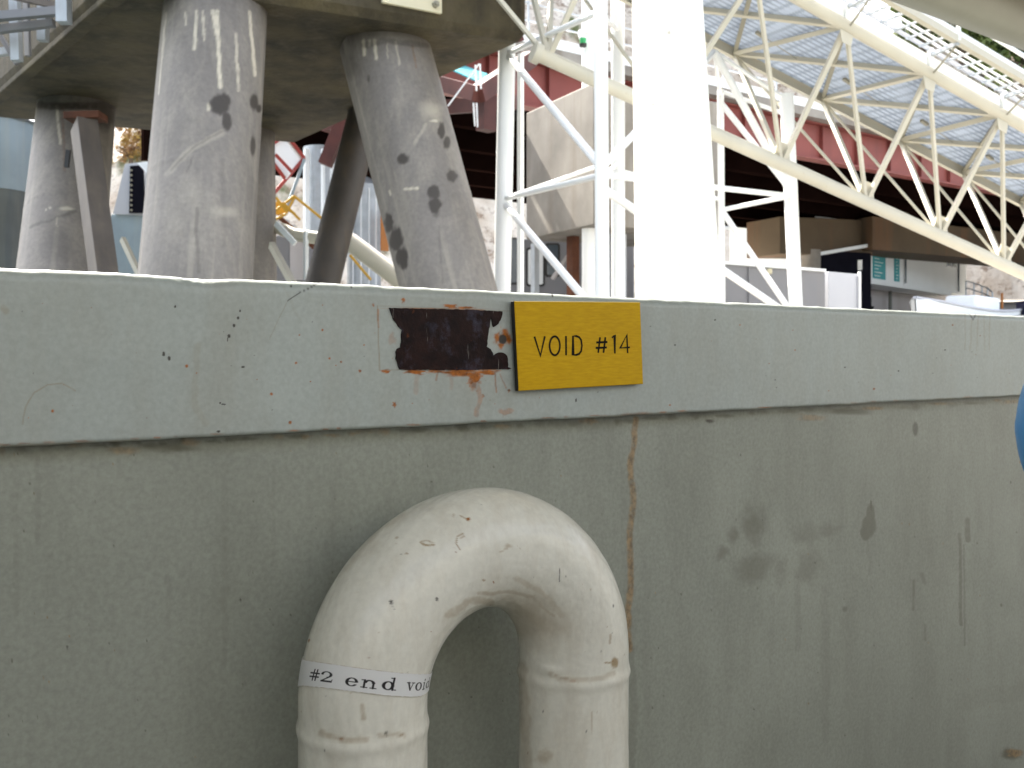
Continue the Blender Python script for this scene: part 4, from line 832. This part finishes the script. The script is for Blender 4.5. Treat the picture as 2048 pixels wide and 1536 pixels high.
for t_ in np.linspace(.25, .75, 2):
    q = lerp(Vector((a.x, a.y, .75)), Vector((b.x, b.y, .75)), t_); mb = MB(); mb.bar(q + Vector((.008, -.012, 0)), Vector((q.x + .008, q.y - .012, zt - .09)), .03, .02, (a - b)); mb.build('cladding_rib', M['grey'], ks)
pc_ = thing('pale_cabinet', 'pale grey metal cabinet standing against the right end of the shed', 'cabinet', P(1690, 710, 20) - Vector((0, 0, EYE - .8)))
a = P(1657, 543, 19.9); b = P(1722, 549, 20.6)
mb = MB(); mb.prism(fp(a, b, .7), (0, 0, a.z - .7)); mb.build('body', M['greylight'], pc_, bevel=.01)
mb = MB(); q = P(1719, 543, 20.5); mb.bar(Vector((q.x, q.y - .03, .7)), q, .05, .05); mb.build('corner_post', M['white'], pc_)
# white two storey building
wb = thing('white_building', 'white rendered building with four pane windows and teal notices, far right', 'building', P(1800, 710, 55) - Vector((0, 0, EYE - .8)))
bA = P(1722, 557, 48); bB = P(1932, 592, 61); bu = Vector((bB.x - bA.x, bB.y - bA.y, 0)); bl = bu.length; bu.normalize(); bn = Vector((bu.y, -bu.x, 0)); zf = bA.z
def BP(s, q, z): return Vector((bA.x, bA.y, 0)) + bu * s - bn * q + Vector((0, 0, z))
def bbox(name, s0, s1, q0, q1, z0, z1, m, par=wb, **k):
    mb = MB(); mb.prism([BP(s0, q0, z0), BP(s1, q0, z0), BP(s1, q1, z0), BP(s0, q1, z0)], (0, 0, z1 - z0)); return mb.build(name, m, par, **k)
bbox('upper_storey', 0, bl, 0, 7, zf, zf + 3.0, M['bwhite'])
bbox('floor_slab', -.2, bl * .78, -.25, 1.2, zf - .22, zf - .004, M['bwhite'])
bbox('ground_storey', 0, bl, 1.25, 7, .7, zf - .004, M['bshade'])  # recessed wall coloured as white render in shade
bbox('roof', -.4, bl + .4, -.4, 7.4, zf + 3.004, zf + 3.25, M['galv'])
def s_at(px):
    a = (px - 1024) / FPX; return (a * bA.y - bA.x) / (bu.x - a * bu.y)
def z_at(px, py, q=0):
    p = BP(s_at(px), q, 0); return EYE + (HZ - py) / FPX * p.y
for x0, x1, y0, y1 in ((1846, 1864, 494, 520), (1893, 1909, 504, 531)):
    s0, s1 = s_at(x0), s_at(x1); z1, z0 = z_at(x0, y0), z_at(x0, y1)
    w_ = bbox('window', s0 - .08, s1 + .08, -.05, .0, z0 - .08, z1 + .08, M['bwhite'])
    sm_, zm = (s0 + s1) / 2, (z0 + z1) / 2
    for u0, u1 in ((s0, sm_ - .08), (sm_ + .08, s1)):
        for v0, v1 in ((z0, zm - .05), (zm + .05, z1)):
            mb = MB(); mb.prism([BP(u0, -.062, v0), BP(u1, -.062, v0), BP(u1, -.045, v0), BP(u0, -.045, v0)], (0, 0, v1 - v0)); ob = mb.build('pane', M['glassd'], None); ob.data.transform(Matrix.Translation(-parent_loc(wb))); ob.parent = w_
for x0, x1, y0, y1, mm_ in ((1745, 1769, 498, 556, M['teal']), (1788, 1797, 503, 562, M['teal'])):
    s0, s1 = s_at(x0), s_at(x1); z1, z0 = z_at(x0, y0), z_at(x0, y1)
    nb = bbox('notice_board', s0, s1, -.06, -.004, z0, z1, mm_)
    k = 0
    for z_ in np.arange(z0 + .12, z1 - .25, .17):
        k += 1; mb = MB(); u1 = s0 + (s1 - s0) * (.35 + .5 * ((k * 37) % 11) / 11)
        mb.prism([BP(s0 + .12, -.068, z_), BP(u1, -.068, z_), BP(u1, -.062, z_), BP(s0 + .12, -.062, z_)], (0, 0, .035)); ob = mb.build('print_line', M['bwhite'], None); ob.data.transform(Matrix.Translation(-parent_loc(wb))); ob.parent = nb
for x_ in (1808, 1914):
    s_ = s_at(x_); mb = MB(); mb.tube(BP(s_, -.09, zf + .1), BP(s_, -.09, zf + 2.9), .05, n=8); mb.build('downpipe', M['glassd'], wb)
mb = MB(); s_ = s_at(1808); mb.tube(BP(s_ + .5, .9, .8), BP(s_ + .5, .9, zf - .25), .09, n=10); mb.build('column', M['tankdark'], wb)
mb = MB(); q = BP(s_at(1785), 1.1, zf - 1.15); mb.tube(q, q + Vector((0, 0, -.22)), .16, .06, n=12); mb.tube(q, q + Vector((0, 0, .5)), .02, n=6); mb.build('hanging_lamp', M['black'], wb)
ds = thing('dark_shed', 'dark open fronted shed with a bright fascia strip beside the white building', 'shed', P(1690, 710, 47) - Vector((0, 0, EYE - .8)))
a = P(1636, 512, 45); b = P(1742, 496, 46.5)
mb = MB(); mb.prism([Vector((a.x, a.y, .7)), Vector((b.x, b.y, .7)), Vector((b.x, b.y + 4, .7)), Vector((a.x, a.y + 4, .7))], (0, 0, P(1700, 503, 45.7).z - .7)); mb.build('wall', M['dark'], ds)
mb = MB(); mb.bar(P(1636, 508, 44.9), P(1742, 490, 46.4), .05, .16); mb.build('fascia', M['bwhite'], ds)
mb = MB(); mb.bar(P(1720, 540, 44.8), P(1720, 520, 44.8), .02, .2); mb.build('notice', M['bwhite'], ds)
# white boat
bo = thing('motor_boat', 'white boat hull drawn up in front of the white building', 'boat', P(1910, 710, 33) - Vector((0, 0, EYE - .8)))
hl = []; nS = 26
bowp = P(1833, 602, 30); stern = P(1990, 606, 38); ax = Vector((stern.x - bowp.x, stern.y - bowp.y, 0)); al = ax.length; ax.normalize(); ay = Vector((-ax.y, ax.x, 0)); zsh = P(1833, 596, 30).z
Vh = np.zeros((nS, 13, 3))
for i in range(nS):
    t_ = i / (nS - 1); bw = 1.35 * (1 - (1 - t_) ** 2.4) ** .8 * (1 - .12 * t_) + .02; sh = zsh - .28 * math.sin(t_ * 3.1) + .06 * t_; kz = zsh - 1.5 + .9 * (1 - t_) ** 3
    for j in range(13):
        a_ = math.pi * j / 12; yy = bw * math.cos(a_) * (1 if abs(math.cos(a_)) > .9 else .97); zz2 = sh - (sh - kz) * (math.sin(a_) ** .8)
        p = Vector((bowp.x, bowp.y, 0)) + ax * (t_ * al + .35 * (1 - t_) * (zz2 - kz) / 1.5 * -1) + ay * yy; Vh[i, j] = (p.x, p.y, zz2)
grid_mesh('hull', Vh, M['bwhite'], bo)
mb = MB(); mb.add([tuple(v) for v in Vh[:, 0]] + [tuple(v) for v in Vh[:, 12]], [(i, i + 1, nS + i + 1, nS + i) for i in range(nS - 1)]); ob = mb.build('deck', M['greylight'], bo)
ob.data.transform(Matrix.Translation((0, 0, -.06)))
mb = MB(); mb.path([Vector(v) + Vector((0, 0, .01)) for v in Vh[::3, 0]], .045, 8); mb.path([Vector(v) + Vector((0, 0, .01)) for v in Vh[::3, 12]], .045, 8); mb.build('rubbing_strake', M['greylight'], bo)
cbn = Vector((bowp.x, bowp.y, 0)) + ax * al * .6
mb = MB(); mb.prism([cbn + ay * y_ + ax * x_ + Vector((0, 0, zsh - .3)) for x_, y_ in ((-1, -.5), (1.6, -.7), (1.6, .7), (-1, .5))], (0, 0, .62)); mb.build('cabin', M['bwhite'], bo, bevel=.08)
# road and rail beside it
mb = MB(); mb.prism([P(1940, 640, 30), P(2300, 640, 34), P(2300, 600, 64), P(1960, 600, 64)], (0, 0, -1.2)); tag(mb.build('road', M['asphalt']), kind='structure')
rl = thing('railing', 'pale blue grey railing beside the road behind the boat', 'railing', P(1965, 620, 46))
for x_, y_, D in ((1932, 562, 47), (1948, 566, 46), (1964, 572, 45), (1975, 576, 44), (1985, 585, 43)):
    mb = MB(); mb.tube(P(x_, y_, D), P(x_, y_ + 34, D), .035, n=6); mb.build('post', M['galv'], rl)
for dy in (0, 14):
    mb = MB(); mb.path([P(1932, 562 + dy, 47), P(1948, 566 + dy, 46), P(1964, 572 + dy, 45), P(1975, 576 + dy, 44), P(1985, 585 + dy, 43)], .03, 6); mb.build('rail', M['galv'], rl)
mb = MB(); q = P(2004, 586, 44); mb.tube(q, q - Vector((0, 0, .75)), .05, .06, n=8); mb.tube(q - Vector((0, 0, .75)), q - Vector((0, 0, .8)), .14, n=10); tag(mb.build('bollard', M['orange'], None, loc=q - Vector((0, 0, .8))), 'orange bollard on the pale road by the boat', 'bollard')
q = P(2062, 640, 36); mb = MB(); mb.box(q + Vector((-.35, -.3, 0)), q + Vector((.4, .4, .62))); mb.box(q + Vector((-.39, -.34, .625)), q + Vector((.44, .44, .68))); tag(mb.build('waste_bin', mat('navy_plastic', (.02, .02, .07), .5), None, bevel=.03, loc=q), 'dark navy bin at the right edge beside the road', 'bin')

# ------------------------------------------------------------------ plant behind the dolphin, left
tk = thing('steel_tank', 'blue grey riveted steel tank behind the dolphin at the left edge', 'tank', P(-35, 710, 21) - Vector((0, 0, EYE + 1)))
q = P(-38, 250, 21); r_ = (70 + 38) / FPX * 21 * .985
mb = MB(); mb.tube(q, Vector((q.x, q.y, P(0, 388, 21).z)), r_, n=64); mb.build('upper_course', M['tank'], tk, smooth=True)
mb = MB(); mb.tube(q + Vector((0, 0, .0)), q + Vector((0, 0, .06)), r_ * 1.02, n=64); mb.build('rim', M['tankdark'], tk, smooth=True)
mb = MB(); mb.tube(Vector((q.x, q.y, P(0, 388, 21).z)), Vector((q.x, q.y, -1.5)), r_ * .985, n=64); mb.build('lower_course', M['tankdark'], tk, smooth=True)
mh = thing('machine_housing', 'pale steel machine housing with a dark louvred opening between two piles', 'machine', P(262, 710, 23) - Vector((0, 0, EYE - .3)))
mb = MB(); mb.prism([P(222, 428, 23), P(330, 432, 23), P(330, 640, 23), P(222, 640, 23)], (.3, 1.2, 0)); mb.build('base', M['tank'], mh, bevel=.01)
mb = MB(); mb.prism([P(226, 428, 22.9), P(250, 328, 22.9), P(300, 322, 22.9), P(306, 430, 22.9)], (.3, 1.0, 0)); mb.build('hood', M['greylight'], mh)
mb = MB(); mb.prism([P(260, 332, 22.86), P(286, 330, 22.86), P(290, 426, 22.86), P(258, 426, 22.86)], (0, .03, 0)); op = mb.build('opening', M['dark'], mh)
for i in range(9):
    mb = MB(); q = P(262, 340 + i * 10, 22.83); mb.tube(q, q + Vector((0, .03, 0)), .028, n=8); mb.build('bolt', M['creamdark'], mh)
mb = MB(); mb.prism([P(274, 326, 22.7), P(306, 322, 22.7), P(306, 360, 22.7)], (0, .03, 0)); mb.build('flap', M['bwhite'], mh)
for x0, y0, x1, y1, D, w_ in ((-60, 38, 122, 22, 12.2, .11), (-60, 66, 108, 46, 12.4, .10), (28, -60, 34, 122, 12.7, .12), (50, -60, 56, 112, 12.9, .07), (126, -80, 128, 46, 12.0, .15), (-60, -26, 114, 12, 12.3, .08), (2, 72, 34, 128, 12.9, .06), (88, -60, 86, 82, 12.7, .12), (-24, -60, -24, 200, 12.6, .14), (-60, 112, 36, 100, 13.0, .10)):
    mb = MB(); mb.bar(P(x0, y0, D), P(x1, y1, D), w_, w_ * .9); mb.build('fender_beam', random.choice([M['bracegrey'], M['galv'], M['grey']]), md)
# white sheet in a red frame
rp_ = thing('framed_sheet', 'tilted white sheet in a red frame seen between the piles', 'panel', P(580, 430, 21))
qd = [P(528, 300, 21), P(573, 270, 21.3), P(609, 316, 21.3), P(570, 357, 21)]
mb = MB(); mb.prism(qd, (.02, .05, 0)); mb.build('sheet', M['bwhite'], rp_)
for a, b in ((qd[0], qd[1]), (qd[1], qd[2]), (qd[2], P(548, 388, 21)), (qd[3], qd[0]), (P(552, 310, 20.9), P(585, 345, 20.9))):
    mb = MB(); mb.bar(a + Vector((0, -.03, 0)), b + Vector((0, -.03, 0)), .07, .07); mb.build('frame_bar', M['redbright'], rp_)
mb = MB(); mb.bar(P(609, 318, 21.2), P(572, 420, 21), .06, .06); mb.build('prop', M['tank'], rp_)
sh_ = thing('silo', 'tall grey silo with white vertical ribs seen between the piles', 'silo', P(635, 710, 25) - Vector((0, 0, EYE - .8)))
mb = MB(); a = P(640, 296, 25.5); mb.tube(a, Vector((a.x, a.y, .7)), .42, n=40); mb.build('shell', M['galv'], sh_, smooth=True)
for x_ in (613, 646, 664):
    mb = MB(); a = P(x_, 298, 24.95); mb.bar(a, Vector((a.x, a.y, .7)), .13 if x_ == 613 else .06, .1); mb.build('rib', M['bwhite'], sh_)
s2 = thing('vertical_drum', 'pale ribbed metal drum standing behind the dark slim pile', 'drum', P(733, 710, 26) - Vector((0, 0, EYE - .8)))
mb = MB(); a = P(728, 372, 26); mb.tube(a, Vector((a.x, a.y, .7)), .44, n=32); mb.tube(a, a + Vector((0, 0, .22)), .44, .15, n=32); mb.build('shell', M['galv'], s2, smooth=True)
for x_ in (706, 722, 738, 752):
    mb = MB(); a = P(x_, 376, 25.56); mb.bar(a, Vector((a.x, a.y, .7)), .03, .03); mb.build('rib', M['bwhite'], s2)
mb = MB(); a = P(769, 425, 25.5); mb.bar(a, Vector((a.x, a.y, P(0, 502, 25.5).z)), .22, .05); tag(mb.build('orange_board', M['orange'], None, loc=a), 'narrow orange board hanging beside the pale drum', 'board')
ys = thing('stairway', 'yellow railed access stairway seen low between the piles', 'stairs', P(600, 560, 20))
for x0, y0, x1, y1 in ((548, 424, 588, 392), (560, 408, 590, 428), (588, 392, 650, 442), (548, 440, 572, 428), (572, 428, 590, 392), (700, 510, 742, 560), (552, 395, 575, 425), (566, 405, 600, 440)):
    mb = MB(); mb.tube(P(x0, y0, 20), P(x1, y1, 20), .028, n=8); mb.build('rail', M['yellow'], ys)
mb = MB(); mb.prism([P(548, 402, 20.2), P(566, 405, 20.2), P(574, 428, 20.2), P(550, 430, 20.2)], (0, .04, 0)); mb.build('gate_panel', M['yellow'], ys)
mb = MB(); mb.bar(P(556, 432, 20.3), P(640, 505, 20), .04, .09); mb.build('stringer', M['rust'], ys)
for i in range(7):
    mb = MB(); a = lerp(P(556, 436, 20.3), P(640, 509, 20), i / 6.5); mb.bar(a, a + Vector((.05, .5, 0)), .16, .03); mb.build('tread', M['galv'], ys)
pp = thing('inclined_pipe', 'cream painted pipe sloping down behind the slim dark pile', 'pipe', P(750, 600, 18))
mb = MB(); a = P(548, 452, 18.6); b = P(590, 470, 18.4); c = P(650, 478, 18.2); e = P(800, 562, 17.8); mb.tube(a, b, .12, n=18); mb.tube(b, c, .12, n=18); mb.tube(P(690, 478, 18.1), e + (e - P(690, 478, 18.1)) * .6, .155, n=24); mb.build('tube', M['cream'], pp, smooth=True)
mb = MB(); a = P(702, 468, 18.3); e = P(808, 548, 18); mb.bar(a, e + (e - a) * .5, .3, .05); mb.build('side_plate', M['bshade'], pp)
mb = MB(); mb.bar(P(552, 447, 18.2), P(590, 487, 18), .05, .1); mb.bar(P(612, 462, 18.2), P(612, 560, 18.2), .07, .07); mb.build('support', M['bwhite'], pp)
g3 = thing('grey_skid', 'low grey equipment skid at the foot of the silo', 'skid', P(580, 640, 21.5))
mb = MB(); mb.prism([P(552, 470, 22), P(614, 472, 22), P(614, 640, 22), P(552, 640, 22)], (.2, 1, 0)); mb.build('casing', M['grey'], g3, bevel=.02)
mb = MB(); mb.prism([P(580, 480, 21.97), P(606, 480, 21.97), P(606, 560, 21.97), P(580, 560, 21.97)], (0, .02, 0)); mb.build('door', M['bshade'], g3)

# ------------------------------------------------------------------ trees and bushes on the hill
def tree(name, base, h, wdt, m, nleaf, label, cat, trunk=.35, leaf=.22, group=None, rot=0):
    t_ = thing(name, label, cat, base, group)
    mb = MB(); top = base + Vector((0, 0, h * .7)); mb.tube(base - Vector((0, 0, .8)), lerp(base, top, .5), .05 * wdt + .03, .035 * wdt + .02, n=8)
    for i in range(6):
        a_ = random.uniform(0, 6.28); s_ = lerp(base, top, random.uniform(.25, .55)); mb.tube(s_, s_ + Vector((math.cos(a_) * wdt * .35, math.sin(a_) * wdt * .35, h * random.uniform(.2, .4))), .025 * wdt + .01, .01, n=6)
    mb.build('trunk', M['bark'], t_)
    clumps = [(random.gauss(0, .38) * wdt * .5, random.gauss(0, .38) * wdt * .5, trunk * h + random.random() ** .8 * h * (1 - trunk), random.uniform(.12, .30) * wdt * .6) for _ in range(22)]
    n_ = nleaf; cl = np.array([clumps[random.randrange(22)] for _ in range(n_)])
    dirv = np.random.normal(size=(n_, 3)); dirv /= np.linalg.norm(dirv, axis=1, keepdims=True)
    pos = cl[:, :3] + dirv * cl[:, 3:4] * np.random.uniform(.5, 1.1, (n_, 1))
    u_ = np.random.normal(size=(n_, 3)); u_ /= np.linalg.norm(u_, axis=1, keepdims=True); v_ = np.cross(u_, np.random.normal(size=(n_, 3))); v_ /= np.linalg.norm(v_, axis=1, keepdims=True)
    sz = leaf * np.random.uniform(.6, 1.3, (n_, 1))
    q_ = np.stack([pos - u_ * sz, pos - v_ * sz * .5, pos + u_ * sz, pos + v_ * sz * .5], 1).reshape(-1, 3)
    me = bpy.data.meshes.new('crown'); me.from_pydata(q_.tolist(), [], (np.arange(n_ * 4).reshape(-1, 4)).tolist()); me.materials.append(m)
    o = bpy.data.objects.new('crown', me); C.objects.link(o); o.parent = t_; return t_
p = hill_hit(262, 330); tree('bush', p, 2.6, 3.2, M['leafdry'], 1500, 'dry reddish brown bush on the hillside seen above the machine housing', 'bush', .05, .11)
p = hill_hit(284, 300); tree('bush', p, 2.2, 2.4, M['leafdry'], 1000, 'yellowing bush beside the first column of piles, higher on the slope', 'bush', .05, .11)
for i, (x, y, h, wd_, nl_, lab) in enumerate([(2030, 470, 4.5, 6.5, 4000, 'green bush on the hillside just under the lower truss chord at right'), (1985, 160, 5, 7, 3500, 'dark green tree on the hill seen under the handrail'), (2040, 120, 7, 8, 4500, 'broad green tree on the hill at the top right'), (1925, 110, 6, 6, 3000, 'smaller green tree on the hill left of the broad one'), (1845, 90, 5, 5, 2500, 'low dark tree on the hill behind the cable tray'), (2090, 190, 6, 8, 2500, 'green tree on the hill mostly beyond the right edge')]):
    tree('tree', hill_hit(x, y), h, wd_, M['leaf'], nl_, lab, 'tree', .1, .24)
